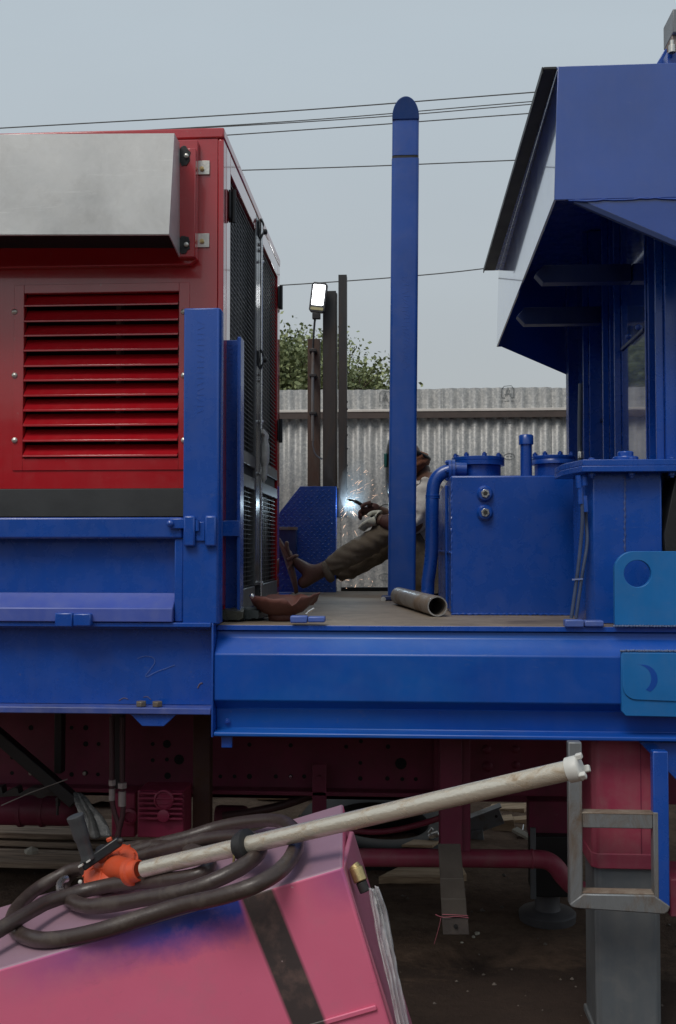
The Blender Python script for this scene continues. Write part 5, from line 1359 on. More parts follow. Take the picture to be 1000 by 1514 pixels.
# ------------------------------------------------------------------ trees beyond the fence
def tree(nm, lab, bx, by, h, rx, rz, seed, leaves, group):
    t = thing(nm, lab, 'tree', group)
    rr = random.Random(seed)
    mb = MB(); tips = []
    h -= .22; top = Vector((bx+rr.uniform(-.2,.2), by, h*.62))
    mb.tube(spline([(bx,by,0), (bx+rr.uniform(-.1,.1),by,h*.3), top], 5), [.13-.008*k for k in range(11)], 8)
    for k in range(22):
        a = rr.uniform(0, 2*math.pi); st = Vector((bx,by,h*rr.uniform(.35,.62))); e = Vector((bx+math.cos(a)*rx*rr.uniform(.5,1), by+math.sin(a)*rx*rr.uniform(.4,.9), h-rz*rr.uniform(.05,1.5)))
        mid = st.lerp(e,.5)+Vector((0,0,.2)); sp = spline([st, mid, e], 5); mb.tube(sp, [.045-.0038*i for i in range(len(sp))], 6)
        tips += [e, mid, e.lerp(mid,.5)]
        for j in range(6):
            e2 = e+Vector((rr.uniform(-.35,.35), rr.uniform(-.35,.35), rr.uniform(-.2,.35))); mb.tube([e.lerp(mid,.3), e2], [.012,.004], 5); tips.append(e2)
    mb.build('trunk', BARK, t, smooth=True)
    mb = MB()
    for k in range(leaves):
        c = rr.choice(tips); p = c+Vector((rr.gauss(0,.13), rr.gauss(0,.15), rr.gauss(0,.09)))
        d = Vector((rr.gauss(0,1), rr.gauss(0,1), rr.gauss(-.2,.7))).normalized(); s = d.orthogonal().normalized(); s.rotate(Matrix.Rotation(rr.uniform(0,6.28), 3, d))
        l = rr.uniform(.04,.08); wd = l*.32
        mb.add([p, p+d*l*.5+s*wd, p+d*l, p+d*l*.5-s*wd], [(0,1,2,3)])
    mb.build('crown', LEAF, t)
    seat(t)
tree('leafy_tree', 'dense leafy tree above the fence beside the generator', PX(424,13,500), 13, P(424,498,13).z, 0.5, .9, 2, 20000, 'trees beyond the fence')
tree('leafy_tree', 'loose leafy tree above fence between steel posts and tall blue post', PX(522,13.6,500), 13.6, P(522,536,13.6).z, 0.5, .8, 5, 12000, 'trees beyond the fence')
tree('leafy_tree', 'tall leafy tree behind the rust brown post and lamp', PX(470,14.2,500), 14.2, P(470,522,14.2).z, 0.5, .9, 14, 16000, 'trees beyond the fence')

# ------------------------------------------------------------------ overhead cables
def cables():
    W = plain('overhead_wire', (0.12,0.125,0.13), 0.6)
    lab = ['uppermost overhead cable crossing the sky', 'second overhead cable from the top, upper strand of the close pair', 'third overhead cable from the top, lower strand of the close pair', 'fourth overhead cable from the top', 'fifth overhead cable, meeting the tall blue post just below its joint', 'lowest overhead cable passing just above the lamp']
    for i, ((xa,ya),(xm,ym),(xb,yb), r) in enumerate((((-60,193),(400,166),(860,131),.011), ((-60,208),(420,180),(860,144),.009), ((-60,209),(500,177),(860,148),.009), ((-60,226),(450,192),(860,162),.010), ((-60,262),(450,249),(860,233),.010), ((-60,450),(560,412),(860,380),.010))):
        Y = 18.0
        a, m, b = P(xa,ya,Y), P(xm,ym,Y), P(xb,yb,Y)
        e0 = a+(a-m)*2.2; e1 = b+(b-m)*2.2
        pts = spline([e0, a, m, b, e1], 8)
        tag(MB().tube(pts, r, 6).build('overhead_cable', W), lab[i], 'cable', 'overhead cables')
cables()

# ------------------------------------------------------------------ pink box in the foreground
def pink_box():
    YF = 2.3
    c = P(507, 1281, YF); ang = R(17.4)
    u = Vector((-math.cos(ang),0,-math.sin(ang))); n = Vector((-math.sin(ang),0,math.cos(ang))); v = Vector((0,1,0))
    D = 0.60
    def L(a, b, h): return c+u*a+v*b+n*h
    box = thing('steel_cabinet', 'tilted pink primed steel box in the foreground carrying a hose', 'cabinet')
    # material: pink primer, blue overspray along the upper edge, grey masked band
    m, nt, bs = nodes('pink_primer_box')
    tc = nt.nodes.new('ShaderNodeTexCoord'); sx = nt.nodes.new('ShaderNodeSeparateXYZ'); nt.links.new(tc.outputs['Object'], sx.inputs[0])
    X, Yc, Z = sx.outputs
    ns = nz(nt, coords(nt), 9, 6, 0.7); nf = nz(nt, coords(nt), 120, 3); nl = nz(nt, coords(nt), 2.0, 4)
    base = ramp(nt, nl, [(0.3, (0.70,0.14,0.245)), (0.7, (0.76,0.17,0.285))])
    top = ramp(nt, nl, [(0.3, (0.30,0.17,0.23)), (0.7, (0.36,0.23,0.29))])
    istop = ramp(nt, math_n(nt, 'MULTIPLY_ADD', ns, 0.008, Z), [(0.0, 0.0), (1.0, 1.0)])
    # local frame: x along the edge to the left, y back, z normal; front face at y = 0, top at z = 0
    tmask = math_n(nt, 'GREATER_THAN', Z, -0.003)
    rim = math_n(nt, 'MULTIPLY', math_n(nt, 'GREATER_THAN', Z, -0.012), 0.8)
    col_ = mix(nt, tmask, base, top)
    # blue overspray: below the edge, from the band leftwards, fading down
    dz = math_n(nt, 'MULTIPLY_ADD', Z, -13.0, math_n(nt, 'MULTIPLY_ADD', ns, 1.2, -0.95))
    ov = math_n(nt, 'SUBTRACT', 1.0, dz, clamp=True)
    xa = math_n(nt, 'MULTIPLY', math_n(nt, 'SUBTRACT', X, 0.235), 60.0, clamp=True)
    xb = math_n(nt, 'SUBTRACT', 1.0, math_n(nt, 'MULTIPLY', math_n(nt, 'SUBTRACT', X, 0.42), 2.2), clamp=True)
    onf = math_n(nt, 'LESS_THAN', Yc, 0.004)
    o1 = math_n(nt, 'MULTIPLY', math_n(nt, 'MULTIPLY', ov, xa), math_n(nt, 'MULTIPLY', xb, onf))
    o1 = math_n(nt, 'MULTIPLY', o1, math_n(nt, 'SUBTRACT', 1.0, tmask))
    o2r = math_n(nt, 'MULTIPLY', math_n(nt, 'SUBTRACT', 1.0, math_n(nt, 'MULTIPLY', X, 9.0), clamp=True), math_n(nt, 'MULTIPLY', ov, onf))
    o2r = math_n(nt, 'MULTIPLY', o2r, math_n(nt, 'MULTIPLY', math_n(nt, 'SUBTRACT', 1.0, tmask), 0.5))
    col_ = mix(nt, o1, col_, (0.03,0.05,0.30)); col_ = mix(nt, o2r, col_, (0.12,0.05,0.24))
    # grey band
    xc = math_n(nt, 'ADD', X, math_n(nt, 'MULTIPLY', Z, -0.09))
    d1 = math_n(nt, 'ABSOLUTE', math_n(nt, 'SUBTRACT', xc, 0.205))
    bd = math_n(nt, 'SUBTRACT', 1.0, math_n(nt, 'MULTIPLY', math_n(nt, 'SUBTRACT', d1, 0.033), 110.0), clamp=True)
    bd = math_n(nt, 'MULTIPLY', bd, onf); bd = math_n(nt, 'MULTIPLY', bd, math_n(nt, 'SUBTRACT', 1.0, tmask))
    col_ = mix(nt, bd, col_, mix(nt, ramp(nt, ns, [(0.5,0.0),(0.8,1.0)]), (0.062,0.048,0.048), (0.12,0.085,0.05)))
    spk = ramp(nt, nz(nt, coords(nt, (1,1,0.6)), 45, 2, 0.5), [(0.745, 0.0), (0.76, 1.0)])
    col_ = mix(nt, math_n(nt, 'MULTIPLY', spk, 0.6), col_, (0.6,0.45,0.45))
    col_ = mix(nt, math_n(nt, 'MULTIPLY', ramp(nt, ns, [(0.5,0.0),(0.8,1.0)]), 0.3), col_, (0.42,0.22,0.26))
    scr_ = ramp(nt, nz(nt, coords(nt, (9,9,1.4)), 6.0, 8, 0.85, 1.0), [(0.66, 0.0), (0.72, 1.0)])
    col_ = mix(nt, math_n(nt, 'MULTIPLY', scr_, 0.35), col_, (0.62,0.36,0.42))
    dk_ = ramp(nt, nz(nt, coords(nt, (1.5,1.5,5)), 4.0, 7, 0.75, 1.0), [(0.62, 0.0), (0.76, 1.0)])
    col_ = mix(nt, math_n(nt, 'MULTIPLY', dk_, 0.3), col_, (0.20,0.09,0.10))
    nt.links.new(col_, bs.inputs['Base Color'])
    nt.links.new(math_n(nt, 'MULTIPLY_ADD', ns, 0.3, 0.28), bs.inputs['Roughness'])
    p0 = bump(nt, bs, nl, 0.12, 0.03); bump(nt, bs, nf, 0.06, 0.002, p0)
    rot = Matrix((u, v, n)).transposed()         # columns: local x, y, z
    def place(o):
        o.matrix_basis = Matrix.Translation(c) @ rot.to_4x4(); return o
    W = 1.6; H = 0.62
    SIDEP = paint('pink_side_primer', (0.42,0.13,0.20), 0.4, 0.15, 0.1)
    # front face, top and side as folded sheet: right edge chamfered towards the back
    ch = 0.03
    ring = [(0,0,0), (W,0,0), (W,D,0), (0.035,D,0)]
    lowr = [(0.004,0,-H), (W,0,-H), (W,D,-H), (0.16,D,-H)]
    mb = MB(); mb.add(ring+lowr, [(0,1,2,3),(0,4,5,1),(1,5,6,2),(2,6,7,3),(3,7,4,0),(7,6,5,4)])
    place(mb.build('cabinet_shell', m, box, 0.007, seg=3))
    # side panel standing off from the chamfer
    e = [P(509,1283,YF+.012), P(596,1554,YF+.012), P(624,1560,YF+.40), P(523,1229,YF+.40)]; t_ = Vector((-.012,0,0))
    MB().add(e+[p+t_ for p in e], [(0,1,2,3),(7,6,5,4),(0,4,5,1),(1,5,6,2),(2,6,7,3),(3,7,4,0)]).build('side_panel', SIDEP, box, 0.003)
    place(MB().box(0.02, 0.26, -0.006, -.0005, -0.322, -0.310).build('pressed_ridge', m, box, 0.0025))
    place(MB().box(0.0, W, -0.005, -.0004, -H, -H+.03).build('lower_flange', m, box, 0.002))
    # brass fitting on the right corner
    p = P(529, 1288, YF+.06)
    o = MB(); o.tube([p+Vector((-.004,0,.008)), p+Vector((.008,-.01,-.020))], 0.0165, 12); o.tube([p+Vector((-.010,.004,.012)), p+Vector((-.002,0,.004))], 0.014, 12); o.build('brass_fitting', BRASS, box, 0.002)
    MB().tube([p+Vector((.008,-.01,-.020)), p+Vector((.018,-.014,-.042))], 0.0125, 12).build('fitting_stub', RUBBER, box, 0.002)
    # two trestle feet so it stands on the ground
    for a in (0.25, 1.2):
        q = L(a, 0.1, -H+.02); MB().box(q.x-.04, q.x+.04, q.y, q.y+.4, -.01, q.z).build('support_block', WOOD, box, 0.004) if q.z > 0.02 else None
    # ---- plastic film on the right edge
    vs, fs = [], []; rr = random.Random(4); na, nb = 40, 7
    nb = 14
    left = [(546,1310),(552,1350),(561,1400),(573,1450),(587,1514),(600,1575)]; right = [(558,1307),(571,1345),(582,1395),(590,1440),(606,1514),(622,1575)]
    lp = spline([P(px,py,YF-.006) for px,py in left], 8); rp = spline([P(px,py,YF+.035) for px,py in right], 8)
    k = len(lp)
    for i in range(k):
        for j in range(nb+1):
            q = lp[i].lerp(rp[i], j/nb); wob = noise.noise(Vector((i*.12, j*.8, 1)))
            e = .007*math.sin(j*1.5+i*.05+2*wob)+.004*noise.noise(Vector((i*.5, j*.9, 5)))
            vs.append(q+Vector((e*.4, -.010-e-.012*math.sin(math.pi*j/nb), 0)))
    for i in range(k-1):
        for j in range(nb): a = i*(nb+1)+j; fs.append((a,a+1,a+nb+2,a+nb+1))
    f = MB().add(vs, fs).build('plastic_film', FILM, smooth=True); s = f.modifiers.new('t','SOLIDIFY'); s.thickness = .0008
    tag(f, 'crumpled clear plastic film hanging down the edge of pink box', 'plastic film')
    seat_m(box)
    # ---- hose, coiled on the top face
    def T(cx, cy, h):                                   # crop pixel -> point above the top face
        px, py = cx*.48, 1160+cy*.48
        return PP(px, py, c+n*h, n)
    hr = 0.0185
    A = [(262,258,.05),(225,262,.045),(180,282,.04),(110,325,.03),(60,372,.024),(38,415,.02),(52,452,.02),(100,474,.02),(170,477,.02),(300,452,.02),(440,408,.022),(560,372,.024),(680,345,.03),(790,308,.034),(870,258,.036),(912,195,.036),(905,140,.036),(860,112,.034),(780,113,.034),(680,130,.034),(580,160,.034),(480,186,.034),(380,215,.03),(290,240,.02),(225,272,.02),(196,310,.022),(210,350,.026),(265,374,.03),(350,368,.034),(450,350,.036),(560,330,.036),(660,296,.04),(750,250,.045),(800,206,.045),(790,172,.045),(730,160,.045),(650,166,.045),(570,184,.044),(480,208,.04),(400,226,.03),(345,228,.03),(340,210,.03),(400,194,.032),(480,190,.032),(560,196,.03),(620,214,.026),(645,240,.024),(630,268,.024),(560,288,.024),(450,298,.026),(350,308,.03),(250,330,.036),(150,362,.048),(70,405,.055),(0,446,.055),(-90,500,.05),(-220,560,.045)]
    pts = spline([T(a,b,h) for a,b,h in A], 7)
    h = thing('rubber_hose', 'coiled thick brown black rubber hose lying on pink box', 'hose')
    MB().tube(pts, [hr*(1+.07*noise.noise(Vector((k*.11,0,0)))+.03*noise.noise(Vector((k*.5,4,0)))) for k in range(len(pts))], 18).build('hose_tube', HOSE, h, smooth=True)
    seat(h)
    # ---- drum pump with long tube
    pump = thing('drum_pump', 'orange hand drum pump with long bare steel suction tube', 'pump')
    e0 = PP(213, 1285, c+n*.06, n); e1 = P(842, 1138.5, 2.12)
    ax = (e1-e0).normalized(); Lp = (e1-e0).length
    r = 0.0208
    TUBE = rusty('drum_tube_steel', (0.74,0.68,0.57), (0.42,0.31,0.2), 0.22, 0.29, 0.5, 5.0, (1.5,6,6))
    MB().cyl(e0, e1, r, n=24).build('suction_tube', TUBE, pump, smooth=True)
    # white castellated foot
    f0 = e1-ax*.004; side_ = ax.orthogonal().normalized(); up_ = ax.cross(side_)
    MB().lathe([(r,0),(r*1.24,0.002),(r*1.26,.012),(r*1.26,.026),(r*1.18,.028),(r*.95,.030),(0,.028)], f0, ax, 24).build('tube_foot', PLASTICW, pump, smooth=True)
    for k in range(3):
        a = k*math.pi*2/3+.9; q = f0+ax*.034+(side_*math.cos(a)+up_*math.sin(a))*r*1.1; MB().bar(q-ax*.008, q+ax*.006, .014, .011, (side_*math.cos(a)+up_*math.sin(a))).build('foot_lug', PLASTICW, pump, 0.002)
    def lbl(): pass
    q = e0.lerp(e1, .78)+Vector((0,-.0185,.0118)); MB().bar(q-ax*.03, q+ax*.03, .0016, .007, Vector((0,.5,1))).build('faded_label', plain('label_pink', (0.45,0.27,0.2), 0.6), pump)
    # black bung ring with wing screw
    k0 = e0+ax*(Lp*.272)
    MB().lathe([(r,-.012),(r*1.5,-.012),(r*1.62,-.006),(r*1.5,0),(r*1.55,.004),(r*1.85,.006),(r*1.85,.018),(r*1.45,.021),(r,.021)], k0, ax, 28).build('bung_ring', RUBBER, pump, smooth=True)
    MB().tube([k0-ax*.018+Vector((0,-.028,.006)), k0-ax*.02+Vector((0,-.034,-.036))], 0.0032, 8).build('wing_screw', BRASS, pump, smooth=True)
    MB().bar(k0-ax*.026+Vector((0,-.03,.006)), k0-ax*.006+Vector((0,-.03,.006)), .006, .013).build('wing_nut', BRASS, pump, 0.002)
    # pump body: ribbed disc lying on its edge, hub, outlet flange
    bc = PP(163, 1281, c+n*.056, n); bx_ = (n*0.88+Vector((0,-.46,0))).normalized()
    body = MB().lathe([(0,-.026),(.066,-.026),(.075,-.020),(.078,-.006),(.073,-.002),(.069,.002),(.073,.006),(.069,.012),(.055,.017),(.040,.020),(.036,.030),(.022,.034),(.018,.052),(.012,.055),(0,.055)], bc, bx_, 30).build('pump_body', ORANGE, pump, smooth=True)
    for k in range(12):
        a = k*math.pi/6; s1 = bx_.orthogonal().normalized(); s2 = bx_.cross(s1); d = s1*math.cos(a)+s2*math.sin(a)
        MB().bar(bc+d*.036+bx_*.018, bc+d*.074+bx_*.004, .006, .012, bx_).build('body_rib', ORANGE, body, 0.0015)
        if k % 2: MB().hexnut(bc+d*.060+bx_*.004, bx_, .006, .005).build('body_bolt', ORANGE, body)
    MB().lathe([(0,-.004),(.032,-.004),(.034,0),(.034,.010),(.028,.014),(.026,.034),(.022,.036)], e0-ax*.05, ax, 24).build('outlet_flange', ORANGE, pump, smooth=True)
    MB().cyl(bc, e0-ax*.03, .034, .026, 18).build('pump_neck', ORANGE, pump, smooth=True)
    # crank arm and grey grip
    g0 = bc+bx_*.056
    arm_a = P(178, 1243, g0.y-.005); arm_b = P(122, 1281, g0.y-.03)
    MB().bar(arm_a, arm_b, .026, .024, (0,1,0)).build('crank_arm', plain('crank_black', (0.022,0.024,0.027), 0.4), pump, 0.004)
    MB().cyl(g0-bx_*.01, g0+bx_*.012, .014, n=14).build('crank_hub', BLACKP, pump, smooth=True)
    MB().bar(P(158,1243,g0.y-.012), P(166,1240,g0.y-.012), .012, .010, (0,1,0)).build('crank_pad', ORANGE, pump, 0.003)
    MB().lathe([(.0,0),(.007,.001),(.008,.006),(.005,.012),(0,.013)], P(176,1243,g0.y-.016), (1,-.3,0.1), 10).build('crank_nut', STEELDARK, pump, smooth=True)
    ga, gb = P(131,1270,g0.y-.03), P(111,1206,g0.y-.045)
    MB().tube(spline([ga, ga.lerp(gb,.08), ga.lerp(gb,.5), ga.lerp(gb,.92), gb], 5), [.019]*5+[.0175]*5+[.021]*5+[.0225]*4+[.021,.019], 16).build('crank_grip', plain('grip_grey', (0.052,0.056,0.058), 0.5), pump, smooth=True)
    MB().bar(P(117,1281,g0.y-.046), P(123,1278,g0.y-.046), .014, .004, (0,0,1)).build('label_patch', PLASTICW, pump)
    MB().bar(P(129,1274,g0.y-.046), P(134,1271,g0.y-.046), .014, .004, (0,0,1)).build('label_patch', PLASTICW, pump)
    # hose clamp elbow in steel
    MB().tube(spline([T(205,290,.05), T(190,298,.052), T(184,312,.05), T(188,330,.045)], 5), .010, 10).build('steel_elbow', BRIGHT, pump, smooth=True)
    q = P(119,1304,bc.y-.07); MB().lathe([(0,-.005),(.005,-.003),(.006,0),(.005,.003),(0,.005)], q, (0,1,0), 10).build('drain_screw', PLASTICW, pump, smooth=True)
    seat(pump)
    # grey plastic wrapping torn over a hose end above the pump
    vs, fs = [], []
    cl = spline([P(114,1172,3.55), P(122,1186,3.52), P(134,1206,3.5), P(142,1236,3.48)], 6)
    for i, p in enumerate(cl):
        t = i/(len(cl)-1); r0 = .012+.042*t
        for k in range(36):
            a = 2*math.pi*k/36; rr_ = r0*(.8+.28*math.sin(a*5+3*t)+.35*noise.noise(Vector((math.cos(a)*2, math.sin(a)*2, t*3)))); vs.append(p+Vector((math.cos(a)*rr_, math.sin(a)*rr_*.6, 0)))
    for i in range(len(cl)-1):
        for k in range(36): fs.append((i*36+k, i*36+(k+1)%36, (i+1)*36+(k+1)%36, (i+1)*36+k))
    o = MB().add(vs, fs).build('plastic_wrap', plain('grey_film_wrap', (0.075,0.074,0.072), 0.25, 0, 0.35, 30, 0.5), smooth=True)
    s = o.modifiers.new('t','SOLIDIFY'); s.thickness = .001
    tag(o, 'crumpled grey plastic wrap hanging under the truck behind the grey grip', 'plastic wrap')
def seat_m(root):
    lo = Vector((1e9,)*3); hi = -lo
    for ch in root.children_recursive:
        for v in ch.data.vertices:
            w = ch.matrix_basis @ v.co
            for i in range(3): lo[i] = min(lo[i], w[i]); hi[i] = max(hi[i], w[i])
    b = Vector(((lo.x+hi.x)/2, (lo.y+hi.y)/2, lo.z)); root.location = b
    for ch in root.children: ch.location = ch.location-b
pink_box()

# ------------------------------------------------------------------ things on the ground under and behind the truck
def ground_things():
    rr = random.Random(21)
    labs = ['nearest plank of the weathered board pile at left', 'second weathered plank from the front at left', 'third weathered plank from the front at left', 'fourth weathered plank from the front at left', 'farthest flat weathered plank at left']
    for k, (py0, py1, x1, z1, yaw) in enumerate(((1268,1285,118,.085,0), (1252,1267,118,.10,-1), (1245,1254,116,.092,-1.5), (1226,1243,113,.12,.6), (1210,1225,112,.12,1.2))):
        def gy(py, z): return (CAM_Z-z)*FPX/(py-810)
        ya, yb = gy(py1, z1), gy(py0, z1); yb = ya+(yb-ya)*(.84,.78,.9,.8,.85)[k]; z1 += (.018,-.016,.012,.022,-.006)[k]
        n = 14; xa = -3.4; xb = PX(x1+150, (ya+yb)/2); vs = []; fs = []
        for i in range(n+1):
            x = xa+(xb-xa)*i/n
            for (yy, zz) in ((ya,z1-.026),(yb,z1-.026),(yb,z1),(ya,z1)):
                vs.append((x, yy+.008*noise.noise(Vector((x*2,k,yy)))+math.tan(R(yaw))*(x-xb), zz+.006*noise.noise(Vector((x*1.6,k*3,zz)))))
        for i in range(n):
            for j in range(4): fs.append((i*4+j, i*4+(j+1)%4, (i+1)*4+(j+1)%4, (i+1)*4+j))
        fs += [(3,2,1,0), tuple(n*4+j for j in range(4))]
        tag(MB().add(vs, fs).build('wood_plank', WOOD, bevel=0.002), labs[k], 'plank', 'weathered planks at left')
    for k, (x, lab) in enumerate(((-3.0, 'bearer timber under the far end of plank pile'), (-1.55, 'bearer timber under the near end of plank pile'))):
        tag(MB().box(x, x+.09, 4.75, 6.1, -.01, .055).build('bearer_timber', WOOD, bevel=.003), lab, 'timber')
    def scrap(pts, nm, lab, Y0=None):
        vs = []; n = len(pts)
        for p in pts: vs.append(p)
        c = sum((Vector(p) for p in pts), Vector())/n
        o = MB(); o.add([Vector(p)+Vector((0,0,.012)) for p in pts]+[Vector(p)-Vector((0,0,.004)) for p in pts]+[c+Vector((0,0,.03))], [(i,(i+1)%n,2*n) for i in range(n)]+[((i+1)%n,i,n+i,n+(i+1)%n) for i in range(n)]+[tuple(range(2*n-1,n-1,-1))])
        tag(o.build(nm, PAPER), lab, 'scrap')
    def gp(px, py, z): return PP(px, py, Vector((0,0,z)), Vector((0,0,1)))
    scrap([gp(*q,.105) for q in ((36,1260),(46,1258),(56,1258),(57,1261),(48,1263),(40,1263))], 'paper_scrap', 'crumpled pale paper scrap on the second plank')
    scrap([gp(*q,.122) for q in ((83,1224),(92,1222),(97,1223),(94,1225),(86,1226))], 'paper_scrap', 'small pale paper scrap on the farthest plank at right end')
    scrap([gp(*q,.122) for q in ((50,1222),(56,1220),(62,1221),(60,1223),(52,1224))], 'paper_scrap', 'tiny pale scrap at middle of the farthest plank')
    # dirt heap / rough timber behind the planks
    mb = MB(); n = 40; m = 6; vs = []; fs = []
    for i in range(n+1):
        for j in range(m+1):
            x = -3.4+2.0*i/n; y = 6.02+.5*j/m; vs.append((x, y, .12*math.sin(math.pi*(j+.6)/(m+1))*(1+.6*noise.noise(Vector((x*4,y*4,0))))+.02*noise.noise(Vector((x*17,y*17,1)))))
    for i in range(n):
        for j in range(m): a = i*(m+1)+j; fs.append((a,a+m+1,a+m+2,a+1))
    o = MB().add(vs, fs).build('dirt_heap', DIRT, smooth=True); tag(o, 'low ridge of loose dirt behind the plank pile', 'dirt')
    # tyre lying under the truck
    t = thing('tyre', 'black tyre lying on blocks under the truck behind pink pipe', 'tyre')
    Yt = 5.15; ctr = P(560, 1262, Yt); ctr.y = Yt+.2
    ax = Vector((0.06,-.12,1)).normalized(); Rr = .42
    prof = [(Rr*.60,-.085),(Rr*.66,-.10),(Rr*.85,-.11),(Rr*.96,-.095),(Rr,-.07),(Rr*1.005,0),(Rr,.07),(Rr*.96,.095),(Rr*.85,.11),(Rr*.66,.10),(Rr*.60,.085),(Rr*.62,0),(Rr*.60,-.085)]
    MB().lathe(prof, ctr+Vector((0,0,.03)), ax, 48).build('tyre_wall', RUBBER, t, smooth=True)
    for k in range(36):
        a = k*2*math.pi/36; s1 = ax.orthogonal().normalized(); s2 = ax.cross(s1); d = s1*math.cos(a)+s2*math.sin(a); tt = ax.cross(d)
        MB().bar(ctr+Vector((0,0,.03))+d*(Rr*1.0)-ax*.06, ctr+Vector((0,0,.03))+d*(Rr*1.0)+ax*.06, .03, .014, d).build('tread_block', RUBBER, t)
    seat(t)
    # boards flat on the ground right of the tyre
    def board(pts, z0, th, nm, lab, mat, cat='board'):
        q = [gp(px,py,z0+th) for px,py in pts]; n = len(q)
        tag(MB().prism([(p.x,p.y) for p in q], 'z', z0, z0+th).build(nm, mat, bevel=.002), lab, cat)
    board(((560,1296),(592,1280),(684,1281),(690,1292),(650,1297)), -.004, .035, 'flat_board', 'flat grey board on dirt under the pink pipe', WOODRAW)
    board(((594,1249),(612,1241),(650,1243),(640,1250)), .10, .012, 'pale_board', 'small pale board beside the tyre', WOODRAW)
    # heap of offcuts seen between strap and far leg
    def barP(a, b, Ya, Yb, w, h, nm, lab, mat, cat, bev=.003, up=(0,0,1)):
        tag(MB().bar(P(*a,Ya), P(*b,Yb), w, h, up).build(nm, mat, bevel=bev), lab, cat)
    # steel angle with holes
    a, b = P(683,1228,5.5), P(742,1206,5.5)
    ANGLEGREY = rusty('grey_angle_paint', (0.20,0.215,0.225), (0.14,0.11,0.09), 0.2, 0.5, 0.2)
    t = thing('steel_angle', 'dark grey steel angle with holes leaning on the scrap heap', 'steel angle')
    MB().bar(a, b, .008, .085, (0,0,1)).build('angle_leg', ANGLEGREY, t, .002)
    MB().bar(a+Vector((0,.04,.045)), b+Vector((0,.04,.045)), .085, .008, (0,0,1)).build('angle_leg', ANGLEGREY, t, .002)
    MB().bar(P(684,1247,5.5), P(716,1243,5.5), .05, .13, (0,0,1)).build('angle_foot', ANGLEGREY, t, .003)
    for px, py in ((689,1222),(734,1207)): MB().cyl(P(px,py,5.493), P(px,py,5.497), .008, n=10).build('bolt_hole_shade_disc', DARKVOID, t)  # dark discs carry the shade of the holes in their colour
    seat(t)
    barP((706,1201),(780,1200),6.2,6.1,.14,.07,'timber_offcut','long sawn timber offcut at the top of the scrap heap',WOODRAW,'timber')
    barP((705,1190),(735,1192),6.35,6.35,.10,.06,'timber_offcut','short timber offcut behind the steel angle',WOODRAW,'timber')
    barP((728,1224),(760,1221),5.75,5.75,.12,.10,'timber_offcut','square timber offcut above the open box',WOODRAW,'timber')
    barP((760,1215),(785,1213),5.9,5.9,.08,.04,'timber_offcut','thin timber offcut beside the far black leg',WOODRAW,'timber')
    board(((757,1226),(765,1222),(785,1234),(784,1240)), .17, .014, 'pale_board', 'pale board corner leaning by the far black leg', PAPER)
    barP((765,1243),(786,1240),5.6,5.6,.10,.08,'timber_offcut','dark timber block at right of the open box',STEELBROWN,'timber')
    barP((700,1262),(790,1262),5.55,5.55,.25,.05,'timber_offcut','broad base timber beneath the open box',WOOD,'timber')
    t = thing('open_box', 'open black metal box with silver rim in the scrap heap', 'box')
    x0, x1 = PX(723,5.6), PX(768,5.6); z0, z1 = PZ(1253,5.6), PZ(1234,5.6)
    MB().box(x0, x1, 5.60, 5.606, z0, z1-.03).build('box_side', BLACKP, t, .001); MB().box(x0, x1, 5.80, 5.806, z0, z1+.01).build('box_side', BLACKP, t, .001)
    MB().box(x0, x0+.006, 5.6065, 5.7995, z0, z1-.01).build('box_side', BLACKP, t, .001); MB().box(x1-.006, x1, 5.6065, 5.7995, z0, z1-.01).build('box_side', BLACKP, t, .001)
    MB().box(x0+.0065, x1-.0065, 5.6065, 5.7995, z0, z0+.006).build('box_floor', BLACKP, t)
    MB().tube([(x0,5.603,z1-.028),(x1,5.603,z1-.028)], .003, 6).build('box_rim', BRIGHT, t); MB().tube([(x1,5.603,z1-.028),(x1+.03,5.75,z1+.03)], .003, 6).build('box_rim', BRIGHT, t)
    MB().bar((x0+.08,5.62,z1-.02),(x0+.13,5.62,z1-.012),.012,.012).build('foil_scrap', BRIGHT, t, .003)
    seat(t)
    for k, (px, py, s, lab) in enumerate(((747,1400-17,.014,'pale stone beside the masked strap end'), (706,1381,.011,'white stone at the foot of the masked strap'), (700,1386,.008,'small white stone near the foot of masked strap'), (683,1394,.006,'tiny white stone in front of the masked strap'))):
        if k == 0: continue
        o = gp(px,py,0); bm = bmesh.new(); bmesh.ops.create_icosphere(bm, subdivisions=2, radius=s)
        for v in bm.verts: v.co *= 1+.5*noise.noise(v.co*90+Vector((k,0,0))); v.co.z *= .6
        me = bpy.data.meshes.new('stone'); bm.to_mesh(me); bm.free(); q = link('stone', me, PAPER, smooth=True); q.location = o+Vector((0,0,s*.3)); tag(q, lab, 'stone')
    # foil scrap by the tyre
    o = MB(); p = gp(634,1238,.12); o.bar(p, p+Vector((.05,0,.02)), .03, .025); o.bar(p+Vector((0,0,.02)), p+Vector((.02,0,.045)), .02, .015)
    tag(o.build('foil_scrap', BRIGHT, bevel=.004), 'small bright foil scrap behind the pipe near strap', 'scrap')
    # backdrop ground clutter: long pale timbers near the fence
    for k, (x, y, l, w, h, rot, lab) in enumerate(((-.35,6.35,1.1,.12,.05,4,'long pale timber near the fence behind the tyre'), (.35,6.45,.8,.10,.06,-8,'short timber near the fence behind steel angle'), (-.9,6.4,.9,.1,.07,2,'grey timber near fence left of the tyre'))):
        o = MB().box(-l/2,l/2,-w/2,w/2,0,h).build('loose_timber', WOODRAW if k < 2 else WOOD, bevel=.004); o.location = (x,y,0); o.rotation_euler = (0,0,R(rot)); tag(o, lab, 'timber')
ground_things()

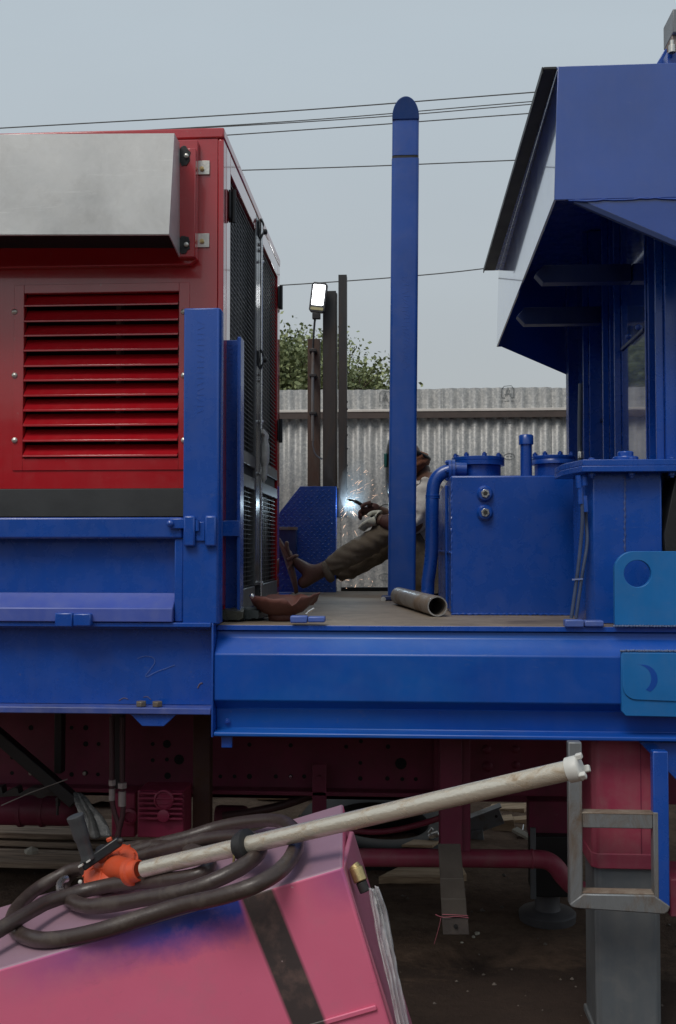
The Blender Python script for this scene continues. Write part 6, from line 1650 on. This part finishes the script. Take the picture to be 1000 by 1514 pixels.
# ------------------------------------------------------------------ unseen shed added behind the camera to darken low reflections in the paint
def shed():
    t = thing('unseen_shed', 'dark unseen shed added behind the camera to darken low reflections', 'shed')
    WALL = plain('shed_sheet', (0.055,0.055,0.05), 0.7, 0, 0.3, 2)
    MB().box(-34, 34, -24, -15, -.02, 4.2).build('wall', WALL, t)
    MB().prism([(-24.6,4.21),(-14.4,4.21),(-14.4,4.3),(-19.5,5.4),(-24.6,4.3)], 'x', -34.5, 34.5).build('roof', plain('shed_roof', (0.12,0.12,0.115), 0.6), t)
    for x in range(-30, 31, 10):
        MB().box(x-2, x+2, -14.99, -14.9, 0, 3.4).build('door', plain('shed_door%d' % x, (0.04,0.045,0.05), 0.6), t)
    seat(t)
shed()
